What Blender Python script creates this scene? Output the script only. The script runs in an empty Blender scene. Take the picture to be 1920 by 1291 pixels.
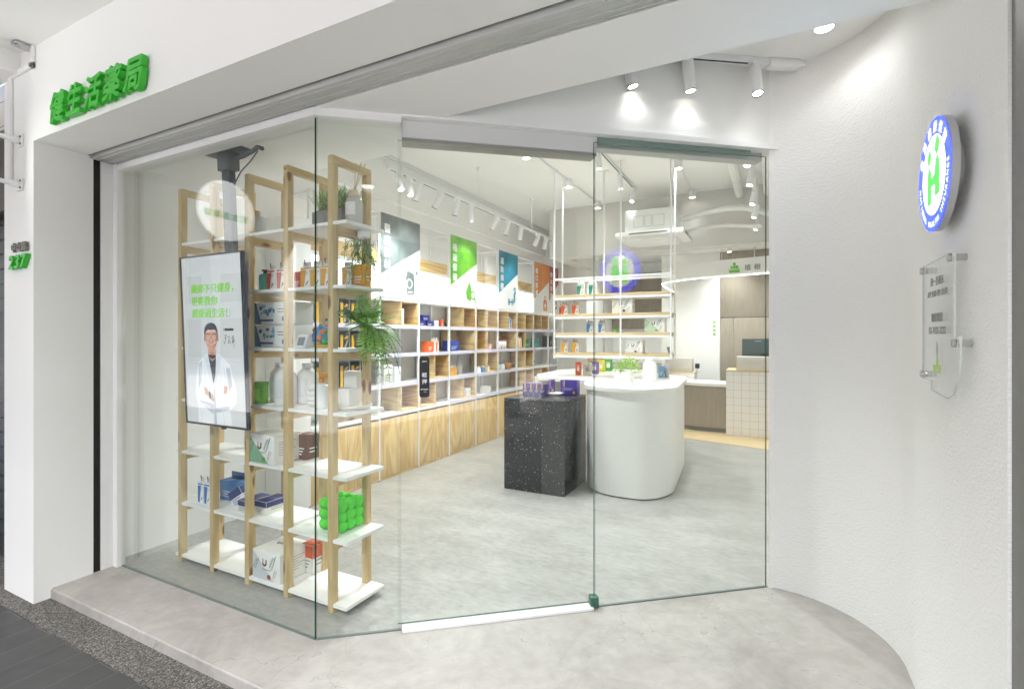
import bpy, bmesh, math, random
from mathutils import Matrix, Vector, Euler
from math import radians as R, sin, cos, pi
random.seed(7)
sc = bpy.context.scene
COL = sc.collection
# ------------------------------------------------------------------ camera
cam = bpy.data.cameras.new('camera'); camo = bpy.data.objects.new('camera', cam); COL.objects.link(camo)
cam.lens = 17.777; cam.sensor_width = 36; cam.shift_y = -0.0069; cam.clip_start = 0.05; cam.clip_end = 300
camo.location = (0, 0, 1.45); camo.rotation_euler = (R(90), 0, R(27.115)); sc.camera = camo
# ------------------------------------------------------------------ sky, sun, exposure
EX = 3.72
SUN_EL, SUN_ROT = R(58), R(165)
w = bpy.data.worlds.new('World'); sc.world = w; w.use_nodes = True
nt = w.node_tree; sky = nt.nodes.new('ShaderNodeTexSky'); sky.sky_type = 'NISHITA'; sky.sun_disc = False
sky.sun_elevation = SUN_EL; sky.sun_rotation = SUN_ROT; sky.dust_density = 6.0; sky.air_density = 1.0; sky.ozone_density = 0.3
nt.links.new(sky.outputs[0], nt.nodes['Background'].inputs[0]); nt.nodes['Background'].inputs[1].default_value = 0.08
sun = bpy.data.lights.new('sun', 'SUN'); sun.energy = 0.9; sun.angle = R(8); sun.color = (1, 1, .99)
suno = bpy.data.objects.new('sun', sun); COL.objects.link(suno)
suno.rotation_euler = Vector((-sin(SUN_ROT) * cos(SUN_EL), -cos(SUN_ROT) * cos(SUN_EL), -sin(SUN_EL))).to_track_quat('-Z', 'Y').to_euler()
vs = sc.view_settings; vs.view_transform = 'Standard'; vs.look = 'None'; vs.exposure = EX; vs.gamma = 1
sc.cycles.use_denoising = True; sc.cycles.max_bounces = 10; sc.cycles.diffuse_bounces = 5; sc.cycles.glossy_bounces = 4
sc.cycles.transparent_max_bounces = 24; sc.cycles.caustics_reflective = False; sc.cycles.caustics_refractive = False
sc.cycles.sample_clamp_indirect = 6
def EM(v): return v / 2 ** EX
K = 0.24            # overall power of the shop's lamps
# ------------------------------------------------------------------ materials
MC = {}
def S(h):
    c = [int(h[i:i + 2], 16) / 255 for i in (1, 3, 5)]
    return tuple(x / 12.92 if x < .04045 else ((x + .055) / 1.055) ** 2.4 for x in c) + (1,)
class N:
    def __init__(s, name):
        s.m = bpy.data.materials.new(name); s.m.use_nodes = True; s.t = s.m.node_tree; s.p = s.t.nodes['Principled BSDF']
        s.out = s.t.nodes['Material Output']
    def n(s, typ, **kw):
        o = s.t.nodes.new('ShaderNode' + typ)
        for k, v in kw.items():
            if k in o.inputs: o.inputs[k].default_value = v
            else: setattr(o, k, v)
        return o
    def l(s, a, b): s.t.links.new(a, b)
    def math(s, op, a, b=None, clamp=False):
        o = s.n('Math', operation=op, use_clamp=clamp)
        for i, v in enumerate((a, b)):
            if v is None: continue
            if isinstance(v, (int, float)): o.inputs[i].default_value = v
            else: s.l(v, o.inputs[i])
        return o.outputs[0]
    def co(s, scale=(1, 1, 1), rnd=True):
        tc = s.n('TexCoord'); v = tc.outputs['Object']
        if rnd:
            oi = s.n('ObjectInfo'); a = s.n('VectorMath', operation='ADD'); s.l(v, a.inputs[0]); s.l(oi.outputs['Location'], a.inputs[1]); v = a.outputs[0]
        m = s.n('Mapping'); m.inputs['Scale'].default_value = scale; s.l(v, m.inputs['Vector']); return m.outputs[0]
    def noise(s, vec, scale, detail=4, rough=.55, dist=0):
        o = s.n('TexNoise', Scale=scale, Detail=detail, Roughness=rough, Distortion=dist); s.l(vec, o.inputs['Vector']); return o.outputs['Fac']
    def ramp(s, fac, stops):
        o = s.n('ValToRGB'); s.l(fac, o.inputs[0]); e = o.color_ramp.elements
        while len(e) < len(stops): e.new(.5)
        for x, (p, c) in zip(e, stops): x.position = p; x.color = c if len(c) == 4 else tuple(c) + (1,)
        return o.outputs[0]
    def mix(s, f, a, b, mode='MIX'):
        o = s.n('MixRGB', blend_type=mode)
        for i, v in enumerate((f, a, b)):
            if isinstance(v, (int, float)): o.inputs[i].default_value = v
            elif isinstance(v, tuple): o.inputs[i].default_value = v
            else: s.l(v, o.inputs[i])
        return o.outputs[0]
    def bump(s, h, strength, dist):
        o = s.n('Bump', Strength=strength, Distance=dist); s.l(h, o.inputs['Height']); s.l(o.outputs[0], s.p.inputs['Normal'])
    def set(s, **kw):
        for k, v in kw.items(): s.p.inputs[k.replace('_', ' ')].default_value = v
        return s
def sh(c, k): return (c[0] * k, c[1] * k, c[2] * k, 1)
def col(h, rough=.5, metal=0, var=.08, spec=.5):
    key = (h, rough, metal, var)
    if key in MC: return MC[key]
    a = N('paint_' + h[1:]); c = S(h)
    v = a.co((1, 1, 1)); f = a.noise(v, 9, 3)
    a.l(a.mix(f, sh(c, 1 - var), sh(c, 1 + var * .6)), a.p.inputs['Base Color'])
    a.l(a.math('ADD', a.math('MULTIPLY', a.noise(v, 40, 2), .16), rough - .08), a.p.inputs['Roughness'])
    a.set(Metallic=metal, Specular_IOR_Level=spec); MC[key] = a.m; return a.m
def glow(h, v, name=None):
    key = ('glow', h, v)
    if key in MC: return MC[key]
    a = N(name or 'lit_' + h[1:]); c = S(h); f = a.noise(a.co(), 3, 2)
    a.l(a.mix(f, sh(c, .97), sh(c, 1.03)), a.p.inputs['Emission Color']); a.set(Base_Color=sh(c, .5), Emission_Strength=EM(v), Roughness=.4)
    MC[key] = a.m; return a.m
def wood(name, c1, c2, axis, fig=.5, knots=0., rough=.45, sc_=1.):
    key = (name, axis)
    if key in MC: return MC[key]
    a = N(name + '_' + axis); i = 'xyz'.index(axis)
    s1 = [26 * sc_] * 3; s1[i] = 1.1 * sc_; s2 = [3.2 * sc_] * 3; s2[i] = .55 * sc_
    fine = a.noise(a.co(tuple(s1)), 3.0, 5, .6)
    big = a.noise(a.co(tuple(s2)), 1.3, 2, .4, .4)
    rings = a.math('ADD', a.math('MULTIPLY', a.math('SINE', a.math('MULTIPLY', big, 62)), .5), .5)
    f = a.math('ADD', a.math('MULTIPLY', rings, fig), a.math('MULTIPLY', fine, 1 - fig))
    c = a.ramp(f, [(.12, S(c2)), (.45, tuple((x + y) / 2 for x, y in zip(S(c1), S(c2)))), (.8, S(c1))])
    if knots:
        s3 = [7.] * 3; s3[i] = 2.6
        vo = a.n('TexVoronoi', Scale=1.6); a.l(a.co(tuple(s3)), vo.inputs['Vector'])
        k = a.ramp(vo.outputs['Distance'], [(.12, (1, 1, 1)), (.20, (0, 0, 0))])
        c = a.mix(a.math('MULTIPLY', k, knots), c, S('#7a4a28'))
    a.l(c, a.p.inputs['Base Color']); a.set(Roughness=rough); a.bump(f, .12, .002); MC[key] = a.m; return a.m
def pine(ax): return wood('pine', '#dcc493', '#bd9e68', ax, .32, .9)
def ply(ax): return wood('plywood', '#e4c88f', '#c39c5e', ax, .42, .0)
def oak(ax): return wood('oak', '#aba091', '#8d8272', ax, .08, .0)
def lightoak(ax): return wood('light_oak', '#d9c39a', '#c4a97a', ax, .3, .0)
def plaster(h, bump=.35, scale=70, flat=.4, rough=.75):
    key = ('plaster', h, bump, scale)
    if key in MC: return MC[key]
    a = N('plaster'); c = S(h); v = a.co((1, 1, 1 / flat), False)
    f = a.noise(v, scale, 4, .6); g = a.noise(a.co((1, 1, 1), False), .9, 4, .5)
    a.l(a.mix(g, sh(c, .955), sh(c, 1.03)), a.p.inputs['Base Color']); a.set(Roughness=rough, Specular_IOR_Level=.3); a.bump(f, bump, .006)
    MC[key] = a.m; return a.m
def concrete(name, c0, c1, c2, stretch=(1, 1, 1), scale=1.6, rough=.42, spec=.5, streak=.45, cracks=False, dist=.8):
    a = N(name); v = a.co(stretch, False)
    f1 = a.noise(v, scale, 9, .66, dist); f2 = a.noise(v, scale * 6.5, 6, .6, .5); f3 = a.noise(a.co((1, 1, 1), False), .5, 3, .5)
    ws = .52 + streak * .55 + .3; f = a.math('ADD', a.math('ADD', a.math('MULTIPLY', f1, .52 / ws), a.math('MULTIPLY', f2, streak * .55 / ws)), a.math('MULTIPLY', f3, .3 / ws))
    c = a.ramp(f, [(.40, S(c0)), (.5, S(c1)), (.60, S(c2))])
    if cracks:      # hairline scratches, worn specks
        vo = a.n('TexVoronoi', Scale=1.3, feature='DISTANCE_TO_EDGE'); dn = a.n('VectorMath', operation='ADD'); nz = a.n('TexNoise', Scale=3.0, Detail=6.0)
        a.l(v, nz.inputs['Vector']); a.l(nz.outputs['Color'], dn.inputs[0]); a.l(v, dn.inputs[1]); a.l(dn.outputs[0], vo.inputs['Vector'])
        k = a.math('MULTIPLY', a.math('LESS_THAN', vo.outputs['Distance'], .0035), a.math('GREATER_THAN', f1, .5))
        sp = a.math('GREATER_THAN', a.noise(v, 60, 3, .6), .70); st = a.math('GREATER_THAN', a.noise(a.co((1.3, 5, 1), False), 7, 6, .7), .66)
        c = a.mix(a.math('MULTIPLY', k, .35), c, S('#5f5a53')); c = a.mix(a.math('MULTIPLY', sp, .22), c, S('#6e6861')); c = a.mix(a.math('MULTIPLY', st, .16), c, S('#6b665f'))
    a.l(c, a.p.inputs['Base Color'])
    a.l(a.math('ADD', a.math('MULTIPLY', f2, .25), rough - .1), a.p.inputs['Roughness']); a.set(Specular_IOR_Level=spec); a.bump(f2, .12, .002)
    return a.m
def glassmat(name, tint, f0=.034):
    a = N(name); a.t.nodes.remove(a.p)
    g = a.n('NewGeometry'); d = a.n('VectorMath', operation='DOT_PRODUCT'); a.l(g.outputs['Normal'], d.inputs[0]); a.l(g.outputs['Incoming'], d.inputs[1])
    c = a.math('SUBTRACT', 1.0, a.math('ABSOLUTE', d.outputs['Value'])); f = a.math('ADD', a.math('MULTIPLY', a.math('POWER', c, 5.0), 1 - f0), f0)
    t = a.n('BsdfTransparent', Color=tint); gl = a.n('BsdfGlossy', Roughness=0.0, Color=(1, 1, 1, 1)); mx = a.n('MixShader')
    n1 = a.noise(a.co(), .7, 1); bp = a.n('Bump', Strength=.0015, Distance=.05); a.l(n1, bp.inputs['Height']); a.l(bp.outputs[0], gl.inputs['Normal'])
    a.l(f, mx.inputs[0]); a.l(t.outputs[0], mx.inputs[1]); a.l(gl.outputs[0], mx.inputs[2]); a.l(mx.outputs[0], a.out.inputs['Surface']); return a.m
M = {}
M['wall'] = plaster('#efefec', .10, 60, 1.)
M['rough_wall'] = plaster('#f5f4f1', .9, 46, .38)
M['inner_wall'] = plaster('#f4f3f0', .05, 40, 1.)
M['ceiling'] = plaster('#f6f5f3', .04, 30, 1.)
M['white'] = col('#efefed', .45, 0, .03); M['white_metal'] = col('#eeeeee', .35, 0, .03); M['solid'] = col('#f0efec', .3, 0, .02)
M['laminate'] = col('#f4f3f0', .35, 0, .03); M['lavender'] = col('#dad7e8', .35, 0, .06)
M['alu'] = col('#b9bab8', .4, .25, .05); M['shutter'] = col('#c2c3bf', .42, .15, .05); M['dark'] = col('#151414', .5, 0, .2); M['black'] = col('#1c1c1e', .38, 0, .1)
M['slot'] = col('#0c0808', .45, 0, .3); M['chrome'] = col('#c9c9c9', .22, 1.0, .05)
M['grey_metal'] = col('#3a4048', .45, .2, .1); M['silicone'] = col('#6e7a74', .4, 0, .1)
M['glass'] = glassmat('shop_glass', (.952, .973, .961, 1)); M['acrylic'] = glassmat('acrylic', (.97, .975, .97, 1), .05)
M['glass_edge'] = col('#1f5a4a', .15, 0, .2); M['edge_light'] = col('#7fa093', .2, 0, .15)
M['step'] = concrete('step_concrete', '#98948e', '#a8a49e', '#b6b2ac', (1, 1, 1), 2.3, .5, .4, .45, True)
M['floor'] = concrete('shop_floor', '#93928d', '#a2a19c', '#b0afab', (.75, 1.5, 1), 3.2, .34, .5, 1.0, dist=.2)
M['green'] = col('#36b82e', .35, 0, .05); M['stone_grey'] = col('#85827b', .5, .2, .1)
M['tile_grout'] = None
def tilemat():
    a = N('dark_tile'); v = a.co((1, 1, 1), False)
    b = a.n('TexBrick', Scale=1.0); b.inputs['Brick Width'].default_value = 1.2; b.inputs['Row Height'].default_value = .161; b.inputs['Mortar Size'].default_value = .0022
    b.inputs['Color1'].default_value = S('#3a3a3a'); b.inputs['Color2'].default_value = S('#414140'); b.inputs['Mortar'].default_value = S('#66655f')
    mp = a.n('Mapping'); mp.inputs['Rotation'].default_value = (0, 0, R(90)); mp.inputs['Location'].default_value = (.02, .05, 0); a.l(v, mp.inputs[0]); a.l(mp.outputs[0], b.inputs['Vector'])
    f = a.noise(v, 2.2, 6, .6); c = a.mix(a.math('MULTIPLY', f, .5), b.outputs['Color'], S('#525250')); a.l(c, a.p.inputs['Base Color'])
    a.l(a.math('ADD', a.math('MULTIPLY', a.noise(v, 9, 4), .3), .3), a.p.inputs['Roughness']); a.bump(a.noise(v, 50, 4), .15, .003); return a.m
def gravelmat():
    a = N('washed_gravel'); v = a.co((1, 1, 1), False)
    vo = a.n('TexVoronoi', Scale=150.0); a.l(v, vo.inputs['Vector'])
    c = a.ramp(a.math('ADD', a.math('MULTIPLY', vo.outputs['Color'], .75), a.math('MULTIPLY', a.noise(v, 5, 4), .3)), [(.2, S('#4a4845')), (.5, S('#75726c')), (.75, S('#98948c')), (.95, S('#c9c6bf'))])
    d = a.ramp(vo.outputs['Distance'], [(.25, (1, 1, 1)), (.75, (.35, .35, .35))])
    a.l(a.mix(1.0, c, d, 'MULTIPLY'), a.p.inputs['Base Color']); a.set(Roughness=.7); a.bump(a.math('SUBTRACT', 1.0, vo.outputs['Distance']), .8, .006); return a.m
def terrazzo():
    a = N('black_terrazzo'); v = a.co((1, 1, 1))
    o = None; c = S('#2b2c2e')
    base = a.mix(a.noise(v, 30, 4), S('#242527'), S('#3a3b3d'))
    for s_, th, h in ((42., .16, '#b9b7b2'), (85., .17, '#8d8c8a'), (24., .10, '#d9d6cf')):
        vo = a.n('TexVoronoi', Scale=s_); a.l(v, vo.inputs['Vector'])
        rnd = a.n('SeparateColor'); a.l(vo.outputs['Color'], rnd.inputs[0])
        m = a.math('MULTIPLY', a.math('LESS_THAN', vo.outputs['Distance'], th), a.math('GREATER_THAN', rnd.outputs[0], .45))
        base = a.mix(m, base, S(h))
    a.l(base, a.p.inputs['Base Color']); a.set(Roughness=.22); return a.m
def gridtile(name, h, grout, sx, sz):
    a = N(name); v = a.co((1, 1, 1), False); s = a.n('SeparateXYZ'); a.l(v, s.inputs[0])
    u = a.math('ADD', s.outputs[0], s.outputs[1]); fx = a.math('LESS_THAN', a.math('FRACT', a.math('DIVIDE', u, sx)), .035); fz = a.math('LESS_THAN', a.math('FRACT', a.math('DIVIDE', s.outputs[2], sz)), .035)
    g = a.math('MAXIMUM', fx, fz); a.l(a.mix(g, a.mix(a.noise(v, 6, 3), sh(S(h), .95), sh(S(h), 1.03)), S(grout)), a.p.inputs['Base Color']); a.set(Roughness=.35); a.bump(a.math('SUBTRACT', 1.0, g), .3, .002); return a.m
M['tile'] = tilemat(); M['gravel'] = gravelmat(); M['terrazzo'] = terrazzo()
M['white_tile'] = gridtile('white_square_tile', '#ebe8e4', '#b3aea8', .112, .112); M['beige_tile'] = gridtile('beige_wall_tile', '#cfc6b8', '#4d4a46', .21, .16)
M['asphalt'] = concrete('asphalt_surface', '#3b3b3c', '#474748', '#535353', (1, 1, 1), 4, .8, .3)
M['pale_road'] = concrete('pale_road_surface', '#8f8f90', '#9f9fa0', '#aeaeaf', (1, 1, 1), 3, .8, .3)  # unseen road made pale to bounce light up under the arcade
M['opposite'] = concrete('opposite_render', '#8d8d8c', '#a09f9f', '#b1b1b0', (1, 1, 1), 1.2, .8, .3)
M['pot_concrete'] = concrete('pot_concrete_surface', '#77766f', '#8b8a83', '#9a9992', (1, 1, 1), 6, .7, .3)
def leafmat(name, a_, b_):
    a = N(name); oi = a.n('NewGeometry'); f = a.math('ADD', a.math('MULTIPLY', oi.outputs['Random Per Island'], .7), a.math('MULTIPLY', a.noise(a.co(), 12, 2), .3))
    a.l(a.ramp(f, [(.1, S(a_)), (.9, S(b_))]), a.p.inputs['Base Color']); a.set(Roughness=.5); return a.m
M['leaf'] = leafmat('fern_leaf', '#5f9c36', '#b9e078'); M['leaf_pale'] = leafmat('pale_leaf', '#6f9f30', '#b9dc58'); M['leaf_grey'] = leafmat('trailing_leaf', '#6f9a52', '#b5d08a')
# ------------------------------------------------------------------ mesh building
def frame(o, xd, yd):
    x = Vector(xd).normalized(); y = Vector(yd).normalized(); z = x.cross(y)
    return Matrix(((x.x, y.x, z.x, o[0]), (x.y, y.y, z.y, o[1]), (x.z, y.z, z.z, o[2]), (0, 0, 0, 1)))
def FR(o): return frame(o, (1, 0, 0), (0, 0, 1))            # a face looking to -Y
def FX(o): return frame(o, (0, 1, 0), (0, 0, 1))            # a face looking to +X
def FL(o): return frame(o, (0, -1, 0), (0, 0, 1))           # a face looking to -X
TC = {}
def textmesh(s, ext):
    k = (s, ext)
    if k not in TC:
        c = bpy.data.curves.new('lettering', 'FONT'); c.body = s; c.size = 1; c.extrude = ext; c.align_x = 'LEFT'; c.resolution_u = 3
        o = bpy.data.objects.new('lettering', c); COL.objects.link(o)
        me = bpy.data.meshes.new_from_object(o.evaluated_get(bpy.context.evaluated_depsgraph_get()))
        COL.objects.unlink(o); bpy.data.objects.remove(o); TC[k] = me
    return TC[k]
class B:
    def __init__(s): s.b = bmesh.new()
    def f(s, vs_, m):
        try: f = s.b.faces.new(vs_); f.material_index = m; return f
        except ValueError: return None
    def box(s, x0, x1, y0, y1, z0, z1, m=0, bev=0, mtx=None):
        v = [s.b.verts.new(p) for p in ((x0, y0, z0), (x1, y0, z0), (x1, y1, z0), (x0, y1, z0), (x0, y0, z1), (x1, y0, z1), (x1, y1, z1), (x0, y1, z1))]
        fs = [s.f([v[i] for i in q], m) for q in ((3, 2, 1, 0), (4, 5, 6, 7), (0, 1, 5, 4), (1, 2, 6, 5), (2, 3, 7, 6), (3, 0, 4, 7))]
        if mtx: bmesh.ops.transform(s.b, matrix=mtx, verts=v)
        if bev:
            es = list({e for f in fs for e in f.edges}); r = bmesh.ops.bevel(s.b, geom=es, offset=bev, segments=2, affect='EDGES', profile=.5)
            for f in r['faces']: f.material_index = m
        return s
    def prism(s, pts, z0, z1, m=0, mtx=None, m_side=None, caps=True):
        """an outline in x, y swept from z0 to z1; counter-clockwise"""
        n = len(pts); lo = [s.b.verts.new((p[0], p[1], z0)) for p in pts]; hi = [s.b.verts.new((p[0], p[1], z1)) for p in pts]
        if caps: s.f(lo[::-1], m); s.f(hi, m)
        for i in range(n): s.f([lo[i], lo[(i + 1) % n], hi[(i + 1) % n], hi[i]], m if m_side is None else m_side)
        if mtx: bmesh.ops.transform(s.b, matrix=mtx, verts=lo + hi)
        return s
    def cyl(s, p0, p1, r, seg=16, m=0, r1=None, caps=True, mcap=None):
        p0 = Vector(p0); p1 = Vector(p1); q = (p1 - p0).to_track_quat('Z', 'Y'); r1 = r if r1 is None else r1
        a = []; c = []
        for i in range(seg):
            t = 2 * pi * i / seg; d = q @ Vector((cos(t), sin(t), 0)); a.append(s.b.verts.new(p0 + d * r)); c.append(s.b.verts.new(p1 + d * r1))
        for i in range(seg): s.f([a[i], a[(i + 1) % seg], c[(i + 1) % seg], c[i]], m)
        if caps: s.f(a[::-1], m); s.f(c, m if mcap is None else mcap)
        return s
    def lathe(s, prof, c=(0, 0, 0), seg=24, m=0, sx=1, sy=1, caps=True):
        rows = [[s.b.verts.new((c[0] + r * cos(2 * pi * i / seg) * sx, c[1] + r * sin(2 * pi * i / seg) * sy, c[2] + z)) for i in range(seg)] for r, z in prof]
        for k in range(len(rows) - 1):
            for i in range(seg): s.f([rows[k][i], rows[k][(i + 1) % seg], rows[k + 1][(i + 1) % seg], rows[k + 1][i]], m)
        if not caps: return s
        if prof[0][0] > 1e-4: s.f(rows[0][::-1], m)
        if prof[-1][0] > 1e-4: s.f(rows[-1], m)
        return s
    def ball(s, c, r, m=0, seg=14):
        n = seg // 2; return s.lathe([(max(r * sin(pi * k / n), 1e-5), -r * cos(pi * k / n)) for k in range(n + 1)], c, seg, m)
    def tube(s, pts, r, seg=8, m=0):
        pts = [Vector(p) for p in pts]; rows = []
        for i, p in enumerate(pts):
            d = (pts[min(i + 1, len(pts) - 1)] - pts[max(i - 1, 0)]).normalized(); up = Vector((0, 0, 1)) if abs(d.z) < .9 else Vector((0, 1, 0))
            u = d.cross(up).normalized(); v = u.cross(d); rr = r[i] if isinstance(r, (list, tuple)) else r
            rows.append([s.b.verts.new(p + (u * cos(2 * pi * k / seg) + v * sin(2 * pi * k / seg)) * rr) for k in range(seg)])
        for a, c in zip(rows, rows[1:]):
            for k in range(seg): s.f([a[k], a[(k + 1) % seg], c[(k + 1) % seg], c[k]], m)
        s.f(rows[0][::-1], m); s.f(rows[-1], m); return s
    def poly(s, pts, m=0): s.f([s.b.verts.new(p) for p in pts], m); return s
    def flat(s, uv, mtx, m=0, z=0.):
        vs_ = [s.b.verts.new(mtx @ Vector((p[0], p[1], z))) for p in uv]; f = s.f(vs_, m)
        if f and len(uv) > 4: bmesh.ops.triangulate(s.b, faces=[f])
        return s
    def disc(s, u, v, ru, rv, mtx, m=0, z=0., seg=28): return s.flat([(u + ru * cos(2 * pi * i / seg), v + rv * sin(2 * pi * i / seg)) for i in range(seg)], mtx, m, z)
    def ring(s, u, v, r0, r1, mtx, m=0, z=0., seg=48, a0=0, a1=2 * pi):
        k = seg if abs(a1 - a0 - 2 * pi) < 1e-6 else seg + 1
        P = [[s.b.verts.new(mtx @ Vector((u + r * cos(a0 + (a1 - a0) * i / seg), v + r * sin(a0 + (a1 - a0) * i / seg), z))) for r in (r0, r1)] for i in range(k)]
        for i in range(seg): s.f([P[i][0], P[i][1], P[(i + 1) % k][1], P[(i + 1) % k][0]], m)
        return s
    def line(s, pts, wd, mtx, m=0, z=0.):
        for (a, b), (c, d) in zip(pts, pts[1:]):
            L = math.hypot(c - a, d - b) or 1; nx, ny = -(d - b) / L * wd / 2, (c - a) / L * wd / 2
            s.flat([(a - nx, b - ny), (c - nx, d - ny), (c + nx, d + ny), (a + nx, b + ny)], mtx, m, z)
        return s
    def text(s, t, size, mtx, m=0, ext=.0004, bold=0., align='C', slant=0., sx=1., z=0.):
        me = textmesh(t, ext / size)
        if not me.vertices: return s
        xs = [v.co.x for v in me.vertices]; x0, x1 = min(xs), max(xs); off = {'C': -(x0 + x1) / 2, 'L': -x0, 'R': -x1}[align]
        sh_ = [(0, 0)] if not bold else [(0, 0), (bold, 0), (-bold, 0), (0, bold), (0, -bold)]
        for k, (bx_, by_) in enumerate(sh_):
            vs_ = []
            for v in me.vertices:
                x, y, zz = v.co; vs_.append(s.b.verts.new(mtx @ Vector((((x + off + bx_) * sx + slant * (y + by_)) * size, (y + by_) * size, zz * size + z + ext + k * .00012))))
            for p in me.polygons: s.f([vs_[i] for i in p.vertices], m)
        return s
    def mesh(s, me, mtx, m=0): 
        vs_ = [s.b.verts.new(mtx @ v.co) for v in me.vertices]
        for p in me.polygons: s.f([vs_[i] for i in p.vertices], m)
        return s
    def build(s, name, mats, parent=None, loc=None, smooth=True, tri=False):
        if not isinstance(mats, (list, tuple)): mats = [mats]
        b = s.b
        if tri: bmesh.ops.triangulate(b, faces=b.faces[:])
        if smooth:
            b.edges.ensure_lookup_table()
            for f in b.faces: f.smooth = True
            for e in b.edges: e.smooth = len(e.link_faces) == 2 and e.calc_face_angle(4) < .6
        me = bpy.data.meshes.new(name); b.to_mesh(me); b.free()
        for m in mats: me.materials.append(m)
        o = bpy.data.objects.new(name, me); COL.objects.link(o)
        if parent is not None: o.parent = parent
        if loc is not None: o.location = loc
        return o
    def world(s, parent):
        bmesh.ops.translate(s.b, verts=s.b.verts[:], vec=-Vector(parent.location)); return s
def tag(o, label=None, cat=None, group=None, kind=None):
    for k, v in (('label', label), ('category', cat), ('group', group), ('kind', kind)):
        if v: o[k] = v
    return o
def thing(name, label, cat, loc=(0, 0, 0), rz=0, group=None):
    o = bpy.data.objects.new(name, None); COL.objects.link(o); o.location = loc; o.rotation_euler = (0, 0, rz); o.empty_display_size = .1
    return tag(o, label, cat, group)
def struct(name, b, m): return tag(b.build(name, m, smooth=False), kind='structure')
def copy_tree(o, loc, rz=None, label=None, group=None):
    def rec(x, par):
        c = x.copy(); COL.objects.link(c); c.parent = par
        for ch in [q for q in x.children]: rec(ch, c)
        return c
    r = rec(o, None); r.location = loc
    if rz is not None: r.rotation_euler = (0, 0, rz)
    if label: r['label'] = label
    if group: r['group'] = group
    return r
def lamp(name, kind, loc, power, parent=None, size=.03, angle=60, blend=.6, aim=(0, 0, -1), color=(.955, .98, 1), sx=None, sy=None):
    L = bpy.data.lights.new(name, kind); L.energy = power; L.color = color
    if kind == 'SPOT': L.spot_size = R(angle); L.spot_blend = blend; L.shadow_soft_size = size
    elif kind == 'AREA': L.shape = 'RECTANGLE'; L.size = sx; L.size_y = sy
    else: L.shadow_soft_size = size
    o = bpy.data.objects.new(name, L); COL.objects.link(o); o.location = loc; o.rotation_euler = Vector(aim).to_track_quat('-Z', 'Y').to_euler()
    if parent: o.parent = parent
    return o
# ================================================================== THE SETTING
G0 = Vector((-1.9449, 1.7334, 0)); GD = Vector((.7753, .6317, 0)); GN = Vector((-.6317, .7753, 0)); GE = 2.479
def GL(s, off=0, z=0): p = G0 + GD * s + GN * off; return (p.x, p.y, z)
def g2(s, off=0): return GL(s, off)[:2]
def ell(cx, cy, rx, ry, a0, a1, n): return [(cx + rx * cos(R(a0 + (a1 - a0) * i / n)), cy + ry * sin(R(a0 + (a1 - a0) * i / n))) for i in range(n + 1)]
b = B().box(-14, 9, -3.2, 1.2255, -.2, -.06); struct('pavement', b, M['tile'])
b = B().box(-14, 9, 1.2255, 2.6, -.2, -.056); struct('pavement_gravel', b, M['gravel'])
b = B().box(-60, 60, -14, -3.2, -.3, -.2); struct('road', b, M['pale_road'])
b = B().box(-60, 60, -60, -14, -.3, -.1); struct('ground', b, M['pale_road'])
T = thing('opposite_building', 'unseen plain grey row of buildings added across the road', 'building', (0, -17, -.2))  # unseen row, added to block bright low sky mirrored in the glass
B().box(-40, 34, -20, -16, -.2, 9.5).world(T).build('wall', M['opposite'], T)
for i in range(18):
    for z in (.2, 3.6, 6.6): B().box(-38 + i * 4, -36.0 + i * 4, -16.0, -15.95, z, z + (2.4 if z < 1 else 1.7)).world(T).build('window', col('#3c4246', .25, 0, .2), T)
b = B().prism([(-3.748, 1.388), (2.2, 1.388), (2.2, 3.299), g2(GE), (-1.9449, 1.7334), (-3.748, 1.7334)], -.12, 0)
bmesh.ops.bevel(b.b, geom=[e for e in b.b.edges if all(abs(v.co.y - 1.388) < 1e-4 and v.co.z > -.01 for v in e.verts)], offset=.008, segments=3, affect='EDGES')
struct('step', b, M['step'])
b = B().prism([(-3.95, 1.7334), (-1.9449, 1.7334), g2(GE), (1.2, 3.299), (1.2, 11.2), (-3.95, 11.2)], -.12, 0); struct('floor', b, M['floor'])
b = B().prism([(-1.42, 7.66), (-.9, 7.55), (1.0, 7.0), (1.0, 8.9), (-1.42, 9.2)], .002, .006); struct('wood_floor', b, lightoak('x'))
# the shop's shell
b = B().box(-3.95, 1.2, 1.5, 7.3, 3.43, 3.6); struct('ceiling', b, M['ceiling'])
b = B().box(-3.95, -3.08, 7.3, 8.8, 3.43, 3.6); struct('ceiling', b, M['ceiling'])
b = B().box(-3.08, 1.2, 7.3, 7.55, 2.68, 3.6).box(-3.08, -2.85, 7.55, 8.9, 2.68, 3.6); struct('ceiling_beam', b, plaster('#dcdad5', .04, 30, 1.))
b = B().box(-3.08, 1.2, 7.55, 11.2, 2.95, 3.1); struct('ceiling', b, M['ceiling'])
b = B().prism([(-3.8, 1.74), (-1.9449, 1.74), g2(.42, .005), (-1.72, 2.34), (-3.8, 2.34)], 2.53, 3.43); struct('ceiling_soffit', b, M['ceiling'])
b = B().box(-3.95, -3.80, 1.72, 8.9, 0, 3.6); struct('wall', b, M['inner_wall'])
b = B().box(-3.80, -3.745, 2.34, 8.7, 2.955, 3.43); struct('wall_beam', b, M['inner_wall'])
b = B().box(-3.80, -3.08, 8.7, 8.9, 0, 3.43).box(-3.08, -2.95, 8.7, 10.5, 0, 2.95); struct('wall', b, M['inner_wall'])
b = B().box(-2.95, -1.7, 10.4, 10.6, 0, 2.95); struct('wall', b, M['inner_wall'])
b = B().box(.62, 1.2, 3.5, 11.2, 0, 3.6); struct('wall', b, M['inner_wall'])
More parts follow.
